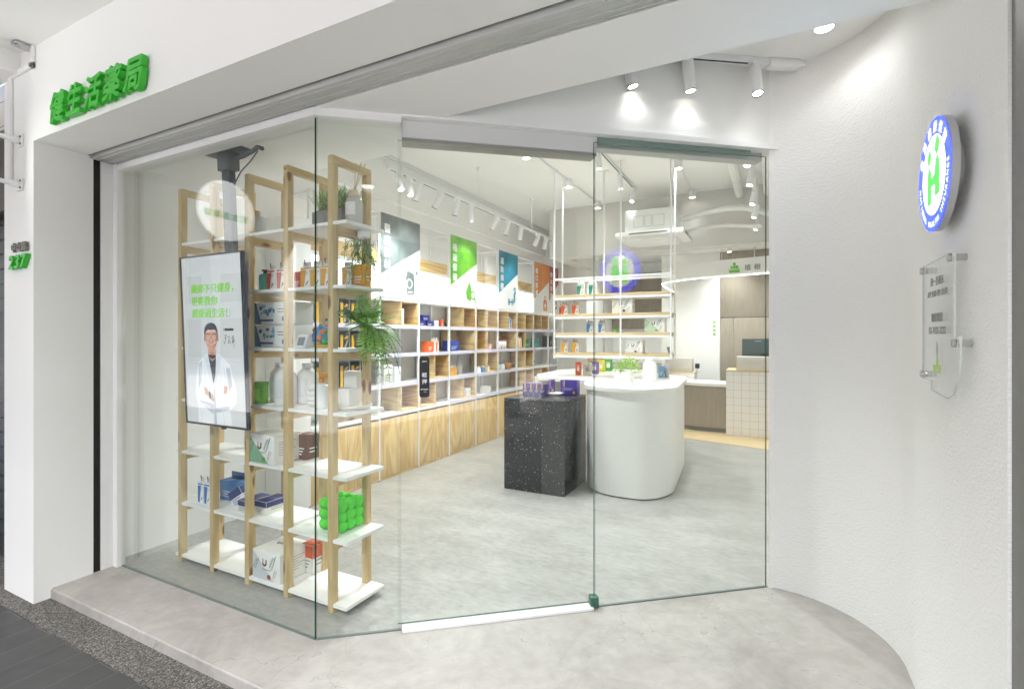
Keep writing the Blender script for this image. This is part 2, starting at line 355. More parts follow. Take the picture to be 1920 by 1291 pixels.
b = B().box(-1.80, -.80, 9.6, 9.75, 0, 2.95).box(-1.80, -1.7, 9.75, 10.4, 0, 2.95); struct('partition_wall', b, M['inner_wall'])
# shop facade: pier, lintel, far pier
T = thing('shop_facade', 'white rendered shopfront pier and lintel carrying the green sign letters', 'facade', (-3.85, 1.311, -.06))
B().box(-4.09, -3.71, 1.311, 1.595, -.06, 2.561).box(-4.09, -3.805, 1.5955, 1.71, -.06, 3.09).world(T).build('pier', M['wall'], T)
B().box(-4.09, 3.2, 1.311, 1.566, 2.561, 3.6).world(T).build('lintel', M['wall'], T)
B().box(.545, 1.6, 1.311, 1.566, -.06, 2.561).world(T).build('pier', M['wall'], T)
# arcade roof over the pavement, with its beam and the far columns
b = B().box(-14, 9, -2.8, 1.311, 3.09, 3.6); struct('arcade_ceiling', b, M['wall'])
b = B().box(-4.75, -3.87, -2.8, 1.311, 2.97, 3.09); struct('arcade_ceiling_beam', b, M['wall'])
for x in (-7.8, 4.6):
    T = thing('arcade_column', 'square white column holding up the arcade roof by the road', 'column', (x, -2.55, -.06), group='columns along the arcade')
    B().box(-.25, .25, -.25, .25, 0, 3.15).build('shaft', M['wall'], T); B().box(-.27, .27, -.27, .27, 0, .12).build('plinth', M['step'], T)
# neighbour's front beyond the pier
T = thing('neighbour_front', 'dark neighbouring shop entrance under a band of beige square tiles', 'shopfront', (-6, 2.4, -.06))
B().box(-14, -4.094, 1.42, 1.6, 2.80, 3.09).world(T).build('tile_band', M['beige_tile'], T)
b = B().box(-14, -4.094, 1.50, 1.6, -.06, 2.80)
for i in range(24): b.box(-14, -4.094, 1.485, 1.50, .02 + i * .1, .1 + i * .1)
b.world(T).build('roller_door', col('#34383c', .4, .3, .2), T)
B().box(-7.5, -4.11, 1.38, 1.4995, 2.25, 2.7, 0, .01).world(T).build('sign_box', col('#54504a', .5, 0, .3), T)
# soffit in front of the door, recess ceiling, wall over the door
T = thing('entrance_soffit', 'flat light grey soffit slab between the shutter and the glass door', 'soffit', (-.6, 1.9, 2.543))
sx0 = G0.x + (2.0837 - G0.y) / GD.y * GD.x
B().prism([(-1.925, 1.712), (1.0, 1.712), (1.0, 2.0837), (sx0 + .02, 2.0837)], 2.543, 3.6).world(T).build('soffit_slab', M['inner_wall'], T)
b = B().prism([(-1.9, 2.0837), (1.4, 2.0837), (1.4, 3.6), (-1.9, 3.6)], 3.0, 3.1); struct('entrance_ceiling', b, M['inner_wall'])
T = thing('door_head_wall', 'bright white wall above the glass door under the track spotlights', 'wall', GL(1.4, 0, 2.53))
B().prism([g2(.35, -.018), g2(GE + .045, -.018), g2(GE + .045, .14), g2(.35, .14)], 2.56, 3.05).world(T).build('wall', M['wall'], T)
B().prism([g2(.40, -.04), g2(GE + .05, -.04), g2(GE + .05, .12), g2(.40, .12)], 2.533, 2.562).world(T).build('head_trim', M['white'], T)
# curved wall
cw = [g2(GE, -.02), (.02, 3.303)] + [(x, y) for x, y in ell(0, 2.75, .53, .553, 84, 0, 26)] + [(.53, 1.70), (1.3, 1.70), (1.3, 3.6), (.06, 3.62), (-.008, 3.33)]
T = thing('curved_wall', 'white curved wall of coarse plaster carrying the round lit sign', 'wall', (.53, 2.6, 0))
B().prism(cw[::-1], 0, 3.05).world(T).build('plaster_face', M['rough_wall'], T)
# ================================================================== SHOPFRONT
T = thing('roller_shutter', 'rolled up pale metal shutter with its bottom bar across the opening', 'shutter', (-1.2, 1.64, 2.5))
b = B().box(-3.71, 3.0, 1.59, 1.705, 2.546, 2.60, 0, .004)
for y in (1.612, 1.66, 1.69): b.box(-3.71, 3.0, y, y + .006, 2.542, 2.548)
b.box(-3.715, -3.70, 1.578, 1.70, 2.545, 2.615).world(T).build('bottom_bar', M['shutter'], T)
b = B().box(-3.71, 3.0, 1.575, 1.70, 2.66, 3.3).box(-3.71, 3.0, 1.585, 1.70, 2.60, 2.66); b.world(T).build('hollow_shade', M['slot'], T)  # near-black box paints in the shade of the hollow above the bar
B().box(-3.80, -3.722, 1.597, 1.635, 0, 2.6).world(T).build('guide_rail', M['slot'], T); B().box(.536, .60, 1.57, 1.697, 0, 2.54, 0, .003).world(T).build('guide_rail', col('#7b7976', .45, .1, .06), T)  # right rail widened and darkened to stand in for a shadowed strip
T = thing('window_frame', 'white painted frame post and head along the fixed shop window', 'window frame', (-3.7, 1.7, 0))
B().box(-3.80, -3.712, 1.637, 1.70, 0, 2.545, 0, .003).box(-3.80, -3.668, 1.70, 1.752, 0, 2.545, 0, .003).world(T).build('post', M['white'], T)
hp = [(-3.668, 1.708), (-1.932, 1.708), g2(.40, -.027), g2(.40, .06), (-1.975, 1.80), (-3.668, 1.80)]
B().prism(hp, 2.506, 2.545).prism([(-3.70, 1.716), (-1.936, 1.716), g2(.398, -.02), g2(.398, .03), (-1.96, 1.77), (-3.70, 1.77)], 2.545, 2.62).world(T).build('head', M['white'], T)
def pane(b, p, q, z0, z1, t=.010, edges=(True, True)):
    """a sheet of glass from p to q (x, y): clear faces, green edges"""
    p = Vector((*p, 0)); q = Vector((*q, 0)); d = (q - p).normalized(); n = Vector((-d.y, d.x, 0)) * t / 2
    c = [p - n, q - n, q + n, p + n]; v = [[b.b.verts.new((a.x, a.y, z)) for a in c] for z in (z0, z1)]
    for i in range(4):
        j = (i + 1) % 4; b.f([v[0][i], v[0][j], v[1][j], v[1][i]], 0 if i in (0, 2) else 1 if edges[0 if i == 3 else 1] else 2)
    b.f(v[0][::-1], 1); b.f(v[1], 1); return b
GM = [M['glass'], M['glass_edge'], M['edge_light']]
T = thing('glass_panel', 'wide fixed glass pane in front of the wooden shelf and hanging screen', 'glass pane', (-2.8, 1.7334, 0), group='fixed glass panes of the shopfront')
pane(B(), (-3.675, 1.7334), (-1.9449 - .004, 1.7334), .0, 2.508).world(T).build('pane', GM, T)
B().box(-3.675, -1.95, 1.727, 1.739, .0005, .006).world(T).build('silicone_joint', M['silicone'], T)
T = thing('glass_panel', 'narrow fixed glass pane between the glass corner and the sliding door', 'glass pane', GL(.2), group='fixed glass panes of the shopfront')
pane(B(), g2(.004), g2(.40), .0, 2.508, edges=(True, False)).world(T).build('pane', GM, T)
B().prism([g2(0, -.007), g2(.4, -.007), g2(.4, .006), g2(0, .006)], .0005, .006).world(T).build('silicone_joint', M['silicone'], T)
T = thing('glass_panel', 'fixed glass pane between the sliding door and the curved wall', 'glass pane', GL(1.95), group='fixed glass panes of the shopfront')
pane(B(), g2(1.412), g2(GE - .005), .0, 2.50).world(T).build('pane', GM, T)
B().prism([g2(1.412, -.007), g2(GE, -.007), g2(GE, .006), g2(1.412, .006)], .0005, .006).world(T).build('silicone_joint', M['silicone'], T)
B().prism([g2(1.43, .006), g2(GE - .10, .006), g2(GE - .10, .035), g2(1.43, .035)], 2.506, 2.532).world(T).build('top_channel', col('#7f938a', .35, 0, .1), T)
B().prism([g2(1.43, .04), g2(GE, .04), g2(GE, .11), g2(1.43, .11)], 2.488, 2.534).world(T).build('inner_rail', M['alu'], T)
B().box(-.022, .022, -.022, .022, 0, .062, 0, .004, frame(GL(1.412, 0, 0), GD, GN)).world(T).build('corner_clamp', col('#3f6b5c', .3, .2, .1), T)
T = thing('sliding_door', 'automatic sliding glass door with a white floor track and head rail', 'door', GL(.9))
pane(B(), g2(.382, .034), g2(1.432, .034), .012, 2.44, edges=(False, True)).world(T).build('pane', GM, T)
B().prism([g2(.402, .004), g2(1.432, .004), g2(1.432, .10), g2(.402, .10)], 2.447, 2.532).prism([g2(.402, .012), g2(1.432, .012), g2(1.432, .10), g2(.402, .10)], 2.431, 2.447, 1).world(T).build('head_rail', [col('#d6d6d3', .4, 0, .04), col('#9a9a92', .4, .2, .1)], T)
B().prism([g2(.405, -.035), g2(1.40, -.035), g2(1.40, .02), g2(.405, .02)], .0005, .013).world(T).build('floor_track', M['white'], T)
b = B(); mt = frame(GL(.514, .0285, 1.25), GD, (0, 0, 1))
hw, hh, rr = .025, .103, .013
pts = [(sx_ * (hw - rr) + rr * cos(R(a)), sy_ * (hh - rr) + rr * sin(R(a))) for sx_, sy_, a0 in ((1, 1, 0), (-1, 1, 90), (-1, -1, 180), (1, -1, 270)) for a in range(a0, a0 + 91, 15)]
b.prism(pts, 0, .006, 0, mt)
b.text('輕', .026, mt, 1, bold=.025, z=.0062).text('自動門', .0085, mt @ Matrix.Translation((0, .075, 0)), 1, bold=.02, z=.0062)
b.text('押', .026, mt @ Matrix.Translation((0, -.033, 0)), 1, bold=.025, z=.0062).text('輕押自動開門', .0062, mt @ Matrix.Translation((0, -.065, 0)), 1, bold=.03, z=.0062)
b.text('PRESS', .006, mt @ Matrix.Translation((.004, -.077, 0)), 1, z=.0062)
Dp = thing('push_pad', 'black touch pad with white lettering stuck on the sliding glass door', 'door button', GL(.514, .03, 1.25))
b.world(Dp).build('pad', [M['black'], col('#e8e8e8', .5)], Dp)
# ================================================================== SIGNS OUTSIDE
T = thing('shop_sign', 'five raised green letters spelling the shop name on the lintel', 'sign', (-3.0, 1.311, 2.66))
for i, ch in enumerate('健生活薬局'):
    x = -3.432 + i * .183
    B().text(ch, .165, FR((x + .070, 1.303, 2.604)), 0, ext=.013, bold=.03, slant=.2, sx=.96).world(T).build('letter', M['green'], T)
T = thing('house_number', 'raised green number 237 with small grey street letters above it', 'house number', (-3.85, 1.311, 1.9))
for i, ch in enumerate('237'): B().text(ch, .104, FR((-3.928 + i * .076, 1.308, 1.848)), 0, ext=.012, bold=.035, slant=.18, sx=1.25).world(T).build('digit', M['green'], T)
for i, ch in enumerate('中山路'): B().text(ch, .055, FR((-3.915 + i * .066, 1.308, 1.949)), 0, ext=.008, bold=.035, sx=1.1).world(T).build('street_letter', M['stone_grey'], T)
T = thing('hanging_sign', 'round white lit sign with green letters held out by two white arms', 'sign', (-3.863, 1.311, 2.45))
for z in (2.584, 2.331):
    B().cyl((-3.863, 1.311, z), (-3.863, 1.19, z + .004), .0135, 12).cyl((-3.863, 1.20, z + .004), (-3.863, .95, z + .01), .0115, 12).world(T).build('arm', M['white_metal'], T)
    b = B().box(-3.895, -3.831, 1.301, 1.3105, z - .035, z + .035, 0, .003).box(-3.877, -3.849, 1.262, 1.302, z - .018, z + .018, 0, .003)
    for dx, dz in ((-.02, .02), (.02, -.02), (.02, .02)): b.cyl((-3.863 + dx, 1.302, z + dz), (-3.863 + dx, 1.296, z + dz), .006, 6, 1)
    b.world(T).build('bracket', [M['white_metal'], col('#8a6a48', .5, .6)], T)
b = B().cyl((-3.905, .94, 2.445), (-3.82, .94, 2.445), .25, 48, 0, mcap=1)
b.text('健 生 活 薬 局', .058, FX((-3.8195, .94, 2.385)), 2, bold=.03).ring(0, 0, .235, .25, FX((-3.8195, .94, 2.445)), 0)
b.world(T).build('light_box', [M['white'], glow('#ffffff', 4.2, 'backlit_face'), glow('#19c22e', 2.2)], T)
T = thing('health_insurance_sign', 'round backlit sign with two green figures inside a blue lettered ring', 'sign', (.53, 2.11, 1.982))
ct = (.4985, 2.11, 1.982); RR = .182
B().cyl((.53, 2.11, 1.982), ct, .10, 48).cyl(ct, (.4785, 2.11, 1.982), RR, 64).cyl((.4785, 2.11, 1.982), (.4755, 2.11, 1.982), RR - .003, 64).world(T).build('drum', M['alu'], T)
mt = FL((.4753, 2.11, 1.982)); b = B()
b.ring(0, 0, .128, RR, mt, 0, 0, 72).disc(0, 0, .1285, .1285, mt, 1, 0., 64)
for x, y, s_ in ((-.040, .060, .021), (.038, .078, .024)): b.disc(x, y, s_, s_ * 1.1, mt @ Matrix.Scale(1.12, 4), 2, .0006)
for f_ in ([(-.064, -.08), (-.018, -.08), (-.018, .0)] + ell(-.041, .0, .023, .032, 10, 170, 6) + [(-.064, .0)], [(.014, -.066), (.064, -.066), (.064, .012)] + ell(.039, .012, .025, .036, 10, 170, 6) + [(.014, .012)], [(-.018, -.032), (.014, -.030), (.014, .002), (-.018, -.004)]): b.flat(f_, mt @ Matrix.Scale(1.12, 4), 2, .0006)
cjk = '全民健康保險'
for i, ch in enumerate(cjk):
    a = R(152 - i * 23.5); b.text(ch, .038, mt @ Matrix.Translation((.141 * cos(a), .139 * sin(a), 0)) @ Matrix.Rotation(a - pi / 2, 4, 'Z'), 3, bold=.02, z=.0006)
lat = 'NATIONAL HEALTH INSURANCE'
for i, ch in enumerate(lat):
    if ch == ' ': continue
    a = R(187 + i * 7.3); b.text(ch, .025, mt @ Matrix.Translation((.1655 * cos(a), .168 * sin(a), 0)) @ Matrix.Rotation(a + pi / 2, 4, 'Z'), 3, bold=.008, z=.0006)
b.world(T).build('lit_face', [glow('#1e2eff', 7.), glow('#ffffff', 5.5), glow('#22ff22', 7.), glow('#f4f4ff', 1.3)], T)
# acrylic plaque
T = thing('acrylic_plaque', 'clear acrylic opening hours plate on four metal spacers on plaster', 'plaque', (.53, 2.14, 1.5))
po = [(2.335, 1.708), (2.335, 1.30), (2.225, 1.30), (2.225, 1.268)] + [(2.05, 1.256), (1.99, 1.275), (1.945, 1.32), (1.925, 1.38), (1.925, 1.452), (1.98, 1.452), (1.98, 1.712)]
b = B(); mt = Matrix(((0, 0, 1, .494), (1, 0, 0, 0), (0, 1, 0, 0), (0, 0, 0, 1)))
b.prism([(y, z) for y, z in po], 0, .006, 0, mt, 1); b.world(T).build('plate', [M['acrylic'], col('#cdd2cc', .15, 0, .05)], T)
for y, z in ((2.315, 1.69), (2.0, 1.695), (2.315, 1.318), (1.955, 1.432)):
    B().cyl((.53, y, z), (.501, y, z), .011, 14).cyl((.4935, y, z), (.484, y, z), .0125, 14).world(T).build('spacer', M['chrome'], T)
b = B()
def pl(t, y, z, s_, m, **k): b.text(t, s_, FL((.4935, y, z)), m, ext=.0002, **k)
pl('週一至週五', 2.15, 1.628, .030, 0, bold=.03); pl('AM 9:00-PM 10:00', 2.15, 1.588, .030, 0, bold=.012)
pl('聯絡電話', 2.15, 1.505, .032, 0, bold=.03); pl('03-7422-3222', 2.15, 1.462, .034, 0, bold=.012); pl('健生活', 2.15, 1.335, .028, 1, bold=.03)
mtp = FL((.4934, 2.15, 1.39)); b.disc(0, .02, .012, .026, mtp, 2).disc(.004, -.02, .011, .02, mtp, 1, .0002)
b.world(T).build('lettering', [col('#8a8985', .6), col('#b5d860', .5), col('#bdbeba', .5)], T)
# cable duct on the pier
T = thing('cable_duct', 'thin white cable duct running down the front of the pier', 'duct', (-3.99, 1.3, 2.5))
B().box(-3.712, -3.682, 1.2955, 1.310, 2.965, 3.09, 0, .002).box(-4.0, -3.682, 1.2955, 1.310, 2.965, 2.995, 0, .002).box(-4.003, -3.965, 1.2955, 1.310, 2.36, 2.965, 0, .002).world(T).build('channel', M['white'], T)
B().box(-3.71, -3.684, 1.289, 1.296, 2.972, 2.988, 0, .001).world(T).build('end_cap', col('#777570', .5), T)
B().box(-3.76, -3.70, 1.23, 1.31, 3.07, 3.09, 0, .004).world(T).build('ceiling_clip', M['chrome'], T)
# ================================================================== LAMPS OF THE SHOP
LENS = glow('#fff6e8', 14, 'lamp_lens')
def spot_head(T, p, aim, power, lit=True, L=.155, r=.032, angle=55, hang=.07):
    """track spotlight: adapter under the rail, stirrup, turned can; p is the rail's underside"""
    d = Vector(aim).normalized(); p = Vector(p); j = p - Vector((0, 0, hang)); a = j - d * L * .35; e = j + d * L * .65
    B().box(p.x - .014, p.x + .014, p.y - .05, p.y + .05, p.z - .025, p.z, 0, .003).world(T).build('adapter', M['white_metal'], T)
    B().cyl((p.x, p.y, p.z - .024), tuple(j), .007, 8).world(T).build('stem', M['grey_metal'], T)
    can = B().cyl(tuple(a), tuple(e), r, 20).cyl(tuple(a - d * .006), tuple(a), r * .8, 20, 0, r).world(T).build('can', M['white_metal'], T)
    B().cyl(tuple(e - d * .004), tuple(e + d * .002), r * .86, 20, 0, r * .82, True, 1).cyl(tuple(e), tuple(e + d * .006), r, 20, 0, r, False).world(T).build('lens', [M['black'], LENS if lit else M['dark']], can)
    if lit: lamp('lamp_light', 'SPOT', tuple(e + d * .02 - Vector(T.location)), power * K, T, .025, angle, .75, tuple(d))
# rail and three spotlights in the entrance recess
T = thing('light_track', 'short white light track fixed under the entrance ceiling beside the curved wall', 'light track', (-.1, 3.1, 3.0))
mt = frame((-.36, 2.925, 3.0), (.82, .57, 0), (-.57, .82, 0))
B().box(-.35, .64, -.018, .018, -.03, 0, 0, .003, mt).world(T).build('rail', M['white_metal'], T); B().box(-.3, .3, -.006, .006, -.0315, -.0295, 0, 0, mt).world(T).build('slot', M['dark'], T)
B().box(.42, .60, -.03, .03, -.045, -.0, 0, .004, mt).world(T).build('feed_box', M['white_metal'], T)
for (x, y, ax, ay, az, lb) in ((-.68, 2.70, .45, .55, -.9, 'nearest the roller shutter, half hidden by the soffit'), (-.40, 2.895, .25, .45, -1.1, 'with its can hanging almost straight down, middle of three'), (-.075, 3.12, .25, -.12, -1.0, 'tilted beside the curved wall corner')):
    T = thing('track_spotlight', 'white entrance track spotlight ' + lb, 'spotlight', (x, y, 2.97), group='spotlights in the entrance recess')
    spot_head(T, (x, y, 2.97), (ax * .4, ay * .4 - .15, az), .5, True, .165, .031, 120)
T = thing('recessed_downlight', 'recessed round downlight in the white ceiling above the curved wall', 'downlight', (.237, 2.967, 3.0))
B().ring(0, 0, .042, .060, frame((.237, 2.967, 2.9955), (1, 0, 0), (0, -1, 0)), 0).lathe([(.060, -.0045), (.061, 0)], (.237, 2.967, 3.0), 32, caps=False).world(T).build('trim_ring', M['white_metal'], T)
B().cyl((.237, 2.967, 2.9965), (.237, 2.967, 2.9985), .041, 28).world(T).build('lens', LENS, T)
lamp('lamp_light', 'SPOT', (0, 0, -.03), 1.9 * K, T, .04, 150, 1.0, (.1, -.12, -1))
for x, y, lb in ((.05, -.67, 'round recessed downlight in the arcade ceiling in front of the glass door'), (-2.6, -.67, 'added unseen recessed downlight in the arcade ceiling in front of the screen')):  # the lamp before the screen is added, brightening step and facade
    T = thing('recessed_downlight', lb, 'downlight', (x, y, 3.09))
    B().lathe([(.094, 0), (.094, -.001), (.09, -.004), (.07, -.0035)], (x, y, 3.09), 32, caps=False).world(T).build('trim_ring', M['white_metal'], T)
    B().cyl((x, y, 3.0872), (x, y, 3.0885), .0705, 28).world(T).build('lens', LENS, T); lamp('lamp_light', 'SPOT', (0, 0, -.03), (122 if x > -1 else 70) * K, T, .05, 150, .8)
# long hanging track over the banners
T = thing('light_track', 'long white light track hung on thin rods in front of the banners', 'light track', (-3.04, 5.6, 2.97))
B().box(-3.058, -3.022, 3.5, 8.65, 2.955, 2.985, 0, .003).world(T).build('rail', M['white_metal'], T)
B().box(-3.047, -3.033, 3.55, 8.6, 2.9535, 2.956).world(T).build('slot', M['grey_metal'], T)
for y in (3.7, 5.07, 6.55, 8.1): B().cyl((-3.04, y, 2.985), (-3.04, y, 3.43), .007, 8).cyl((-3.04, y, 3.40), (-3.04, y, 3.43), .02, 12).world(T).build('rod', M['white_metal'], T)
ords = ('first', 'second', 'third', 'fourth', 'fifth', 'sixth', 'seventh', 'eighth', 'ninth', 'tenth', 'eleventh', 'twelfth')
for i, (y, ax, lit) in enumerate(((3.66, .55, 1), (3.80, .35, 1), (3.95, -.45, 1), (4.30, -.75, 1), (4.62, -.3, 1), (4.92, -.05, 1), (5.50, -.7, 1), (5.80, -.25, 1), (6.20, -.15, 1), (6.75, -.5, 1), (7.05, -.2, 1), (7.8, -.2, 1))):
    T = thing('track_spotlight', ords[i] + ' spotlight from the door on the long hung track', 'spotlight', (-3.04, y, 2.955), group='spotlights on the hung track')
    spot_head(T, (-3.04, y, 2.955), (ax, (-.35, -.15, .1)[i % 3] if i < 3 else .05 * (i % 3), -1.0), 26 if i < 3 else 5, True, .17, .031, 75)
T = thing('light_track', 'straight white light track on the ceiling above the hanging shelf', 'light track', (-1.6, 5.8, 3.43))
B().box(-1.618, -1.582, 4.3, 6.72, 3.40, 3.43, 0, .003).world(T).build('rail', M['white_metal'], T); B().box(-1.607, -1.593, 4.35, 6.7, 3.398, 3.4005).world(T).build('slot', M['grey_metal'], T)
for i, (y, ax, ay) in enumerate(((5.1, .05, .0), (5.95, .1, -.2), (6.62, -.1, -.45))):
    T = thing('track_spotlight', ords[i] + ' spotlight from the door on the ceiling track above the hanging shelf', 'spotlight', (-1.6, y, 3.40), group='spotlights on the ceiling track')
    spot_head(T, (-1.6, y, 3.40), (ax, ay, -1), 6, True, .19, .032, 75)
T = thing('light_track', 'white light track hung by the white ducts near the entrance wall', 'light track', (-.15, 5.6, 2.9))
B().box(-.168, -.132, 4.0, 7.2, 2.93, 2.96, 0, .003).world(T).build('rail', M['white_metal'], T)
for y in (4.2, 5.6, 7.0): B().cyl((-.15, y, 2.96), (-.15, y, 3.43), .007, 8).world(T).build('rod', M['white_metal'], T)
for i, (y, ay) in enumerate(((4.35, -.6), (4.9, -.5), (5.6, -.4), (6.2, -.2), (6.9, -.2))):
    T = thing('track_spotlight', ords[i] + ' spotlight from the door on the track beside the white ducts', 'spotlight', (-.15, y, 2.93), group='spotlights beside the ducts')
    spot_head(T, (-.15, y, 2.93), (-.25, ay, -1.3), 2, True, .14, .03, 75)
def downcan(x, y, z, lb, power, r=.045, h=.10):
    T = thing('ceiling_downlight', lb, 'downlight', (x, y, z), group='white can downlights')
    can = B().cyl((x, y, z), (x, y, z - h), r, 24).lathe([(r * 1.15, -.004), (r * 1.15, 0)], (x, y, z), 24).world(T).build('can', M['white_metal'], T)
    B().cyl((x, y, z - h - .001), (x, y, z - h + .002), r * .88, 24, 0).world(T).build('lens', LENS, can)
    if power: lamp('lamp_light', 'SPOT', (0, 0, -h - .03), power * K, T, .04, 80 if 6.5 < y < 7.5 else 125, .9)
P_D = 40
for i, (x, y) in enumerate(((-2.29, 3.6), (-2.29, 4.80), (-2.26, 5.97), (-2.25, 7.13))): downcan(x, y, 3.43, ('can downlight', 'can downlight', 'can downlight', 'can downlight')[i] + ', ' + ords[i] + ' from the door on the middle ceiling conduit', P_D * (.05 if y > 7 else 1.8 if y < 4 else 1))
for i, (x, y) in enumerate(((-.92, 4.4), (-.92, 5.87), (-.94, 7.16))): downcan(x, y, 3.43, 'can downlight, ' + ords[i] + ' from the door in the row above the air conditioner', P_D * (.05 if y > 7 else 1))
for i, (x, y) in enumerate(((-1.52, 8.3), (-.62, 8.3), (-.62, 9.2), (-.35, 8.7), (-2.4, 9.0))): downcan(x, y, 2.95, 'small can downlight over the reception, ' + ('above the left tiled desk', 'above the logo', 'behind the logo near the oak wall', 'beside the far oak wall', 'behind the hanging shelf')[i].replace('left ', 'far '), 22, .04, .07)
# conduits and ducts on the ceiling
T = thing('ceiling_conduit', 'thin white conduit along the ceiling feeding the middle row of downlights', 'conduit', (-2.28, 5.5, 3.42)); B().tube([(-2.28, 3.4, 3.418), (-2.27, 7.28, 3.418)], .011).world(T).build('pipe', M['white_metal'], T)
T = thing('ceiling_conduit', 'thin white conduit along the ceiling above the air conditioner', 'conduit', (-.93, 5.5, 3.42)); B().tube([(-.91, 3.6, 3.418), (-.95, 7.28, 3.418)], .011).world(T).build('pipe', M['white_metal'], T)
T = thing('ceiling_conduit', 'pair of white conduits along the ceiling corner above the banners', 'conduit', (-3.72, 6, 3.4))
for x, z in ((-3.735, 3.405), (-3.69, 3.412)): B().tube([(x, 2.4, z), (x, 8.55, z), (x + .05, 8.66, z - .03), (x + .06, 8.67, 3.0)], .013).world(T).build('pipe', M['white_metal'], T)
for n_, (x, y0, y1, r, lb) in enumerate(((-.37, 4.4, 7.28, .05, 'thick white duct along the ceiling, farther from the curved wall'), (-.02, 4.0, 7.28, .07, 'thick white duct along the ceiling beside the last track'))):
    T = thing('ceiling_duct', lb, 'duct', (x, y0, 3.3)); b = B().cyl((x, y0, 3.33), (x, y1, 3.33), r, 18)
    for y in (y0 + .9, y0 + 2.1): b.cyl((x, y, 3.33), (x, y + .03, 3.33), r + .006, 18)
    b.world(T).build('pipe', M['white'], T)
T = thing('air_conditioner', 'white ceiling hung cassette air conditioner with slotted underside', 'air conditioner', (-1.36, 6.7, 2.7))
b = B().box(-1.70, -1.06, 6.55, 7.15, 2.80, 3.09, 0, .015); b.world(T).build('body', M['white'], T)
b = B(); q0 = (-1.80, -.95, 6.45, 7.22, 2.745, 2.80); q1 = (-1.68, -1.07, 6.58, 7.1, 2.70, 2.745)
b.box(*q0, 0, .012); b.prism([(-1.80, 6.45), (-.95, 6.45), (-.95, 7.22), (-1.80, 7.22)], 2.744, 2.746).box(*q1, 0, .01); b.world(T).build('panel', M['white'], T)
B().box(-1.62, -1.14, 6.447, 6.452, 2.762, 2.778).box(-.952, -.947, 6.6, 6.72, 2.755, 2.79).box(-.952, -.947, 6.75, 6.78, 2.755, 2.79).world(T).build('air_slot', col('#6d6a62', .5), T)
b = B()
for x0, x1 in ((-1.58, -1.46), (-1.44, -1.36), (-1.34, -1.2)): b.line([(x0, -.07), (x1, -.07), (x1, .07), (x0, .07), (x0, -.07)], .005, FR((0, 6.549, 2.94)), 0)
b.world(T).build('service_cover', col('#b5b2ab', .5), T)
T = thing('coolant_pipe', 'white lagged pipe curving from the air conditioner to the ducts', 'pipe', (-.6, 6.8, 3.0))
B().tube([(-1.06, 6.8, 2.97), (-.95, 6.8, 2.98), (-.75, 6.78, 3.02), (-.5, 6.75, 3.04), (-.3, 6.72, 3.02), (-.1, 6.7, 2.95), (.1, 6.7, 2.85)], .035, 12).world(T).build('upper_pipe', M['white'], T)
B().tube([(-1.0, 6.9, 2.82), (-.8, 6.9, 2.86), (-.5, 6.88, 2.86), (-.1, 6.85, 2.8)], .025, 12).world(T).build('lower_pipe', M['white'], T)
# ================================================================== WOODEN DISPLAY SHELF IN THE WINDOW
FXS = [-3.411, -3.078, -2.745, -2.411, -2.068]; SZ = [.05, .386, .72, 1.055, 1.39, 1.725, 2.06]; Y0, Y1 = 1.935, 2.225
T = thing('display_shelf', 'tall pine ladder shelf with seven white boards behind the window', 'shelf', (-2.7, 2.12, 0))
for x in FXS:
    for y in (Y0, Y1 - .04): B().box(x - .0185, x + .0185, y, y + .04, 0, 2.372, 0, .003).world(T).build('leg', pine('z'), T)
    B().box(x - .0185, x + .0185, Y0, Y1, 2.372, 2.412, 0, .003).world(T).build('top_bar', pine('y'), T)
    for z in SZ: B().box(x - .0165, x + .0165, Y0 + .041, Y1 - .041, max(z - .062, .003), z - .018, 0, .002).world(T).build('rung', pine('y'), T)
for z in SZ:
    b = B()
    for xa, xb in zip([-3.46] + FXS, FXS + [-1.955]):
        xa2 = xa + (.0195 if xa != -3.46 else 0); xb2 = xb - (.0195 if xb != -1.955 else 0); b.box(xa2, xb2, Y0 + .002, Y1 - .002, z - .017, z)
    b.box(-3.4585, -1.9565, Y0 + .041, Y1 - .0415, z - .0175, z + .0006)
    b.world(T).build('board', M['laminate'], T)
T = thing('shelf_hook', 'small black metal hook on the edge of a white shelf board', 'hook', (-1.955, 2.15, 1.73))
B().tube([(.015, 0, .005), (.007, 0, .005), (.009, 0, -.03), (.009, 0, -.07), (.017, 0, -.085), (.03, 0, -.08), (.033, 0, -.058)], .006, 8).world(T).build('hook_wire', M['black'], T)
# ------------------------------------------------------------------ hanging screen
SW, SH = .56, .985
TV = thing('hanging_screen', 'tall hanging black framed screen showing a man in a white coat', 'display screen', (-2.90, 1.85, .93))
B().box(-.288, .288, .006, .022, -.004, 1.006, 0, .004).build('housing', M['black'], TV)
b = B().box(-.288, .288, -.004, .006, -.001, .0085).box(-.288, .288, -.004, .006, .9955, 1.003).box(-.288, -.2805, -.004, .006, .0085, .9955).box(.2805, .288, -.004, .006, .0085, .9955); b.build('bezel', M['black'], TV)
mt = FR((0, .003, .0095)); b = B()
def uv(l): return [((u - .5) * SW, (1 - v) * SH) for u, v in l]
def tv(l, m, k): b.flat(uv(l)[::-1], mt, m, .0003 * k)
tv([(0, 0), (1, 0), (1, 1), (0, 1)], 0, 0)
tv([(.5, 0), (1, 0), (1, 1), (.62, 1)], 9, .5)
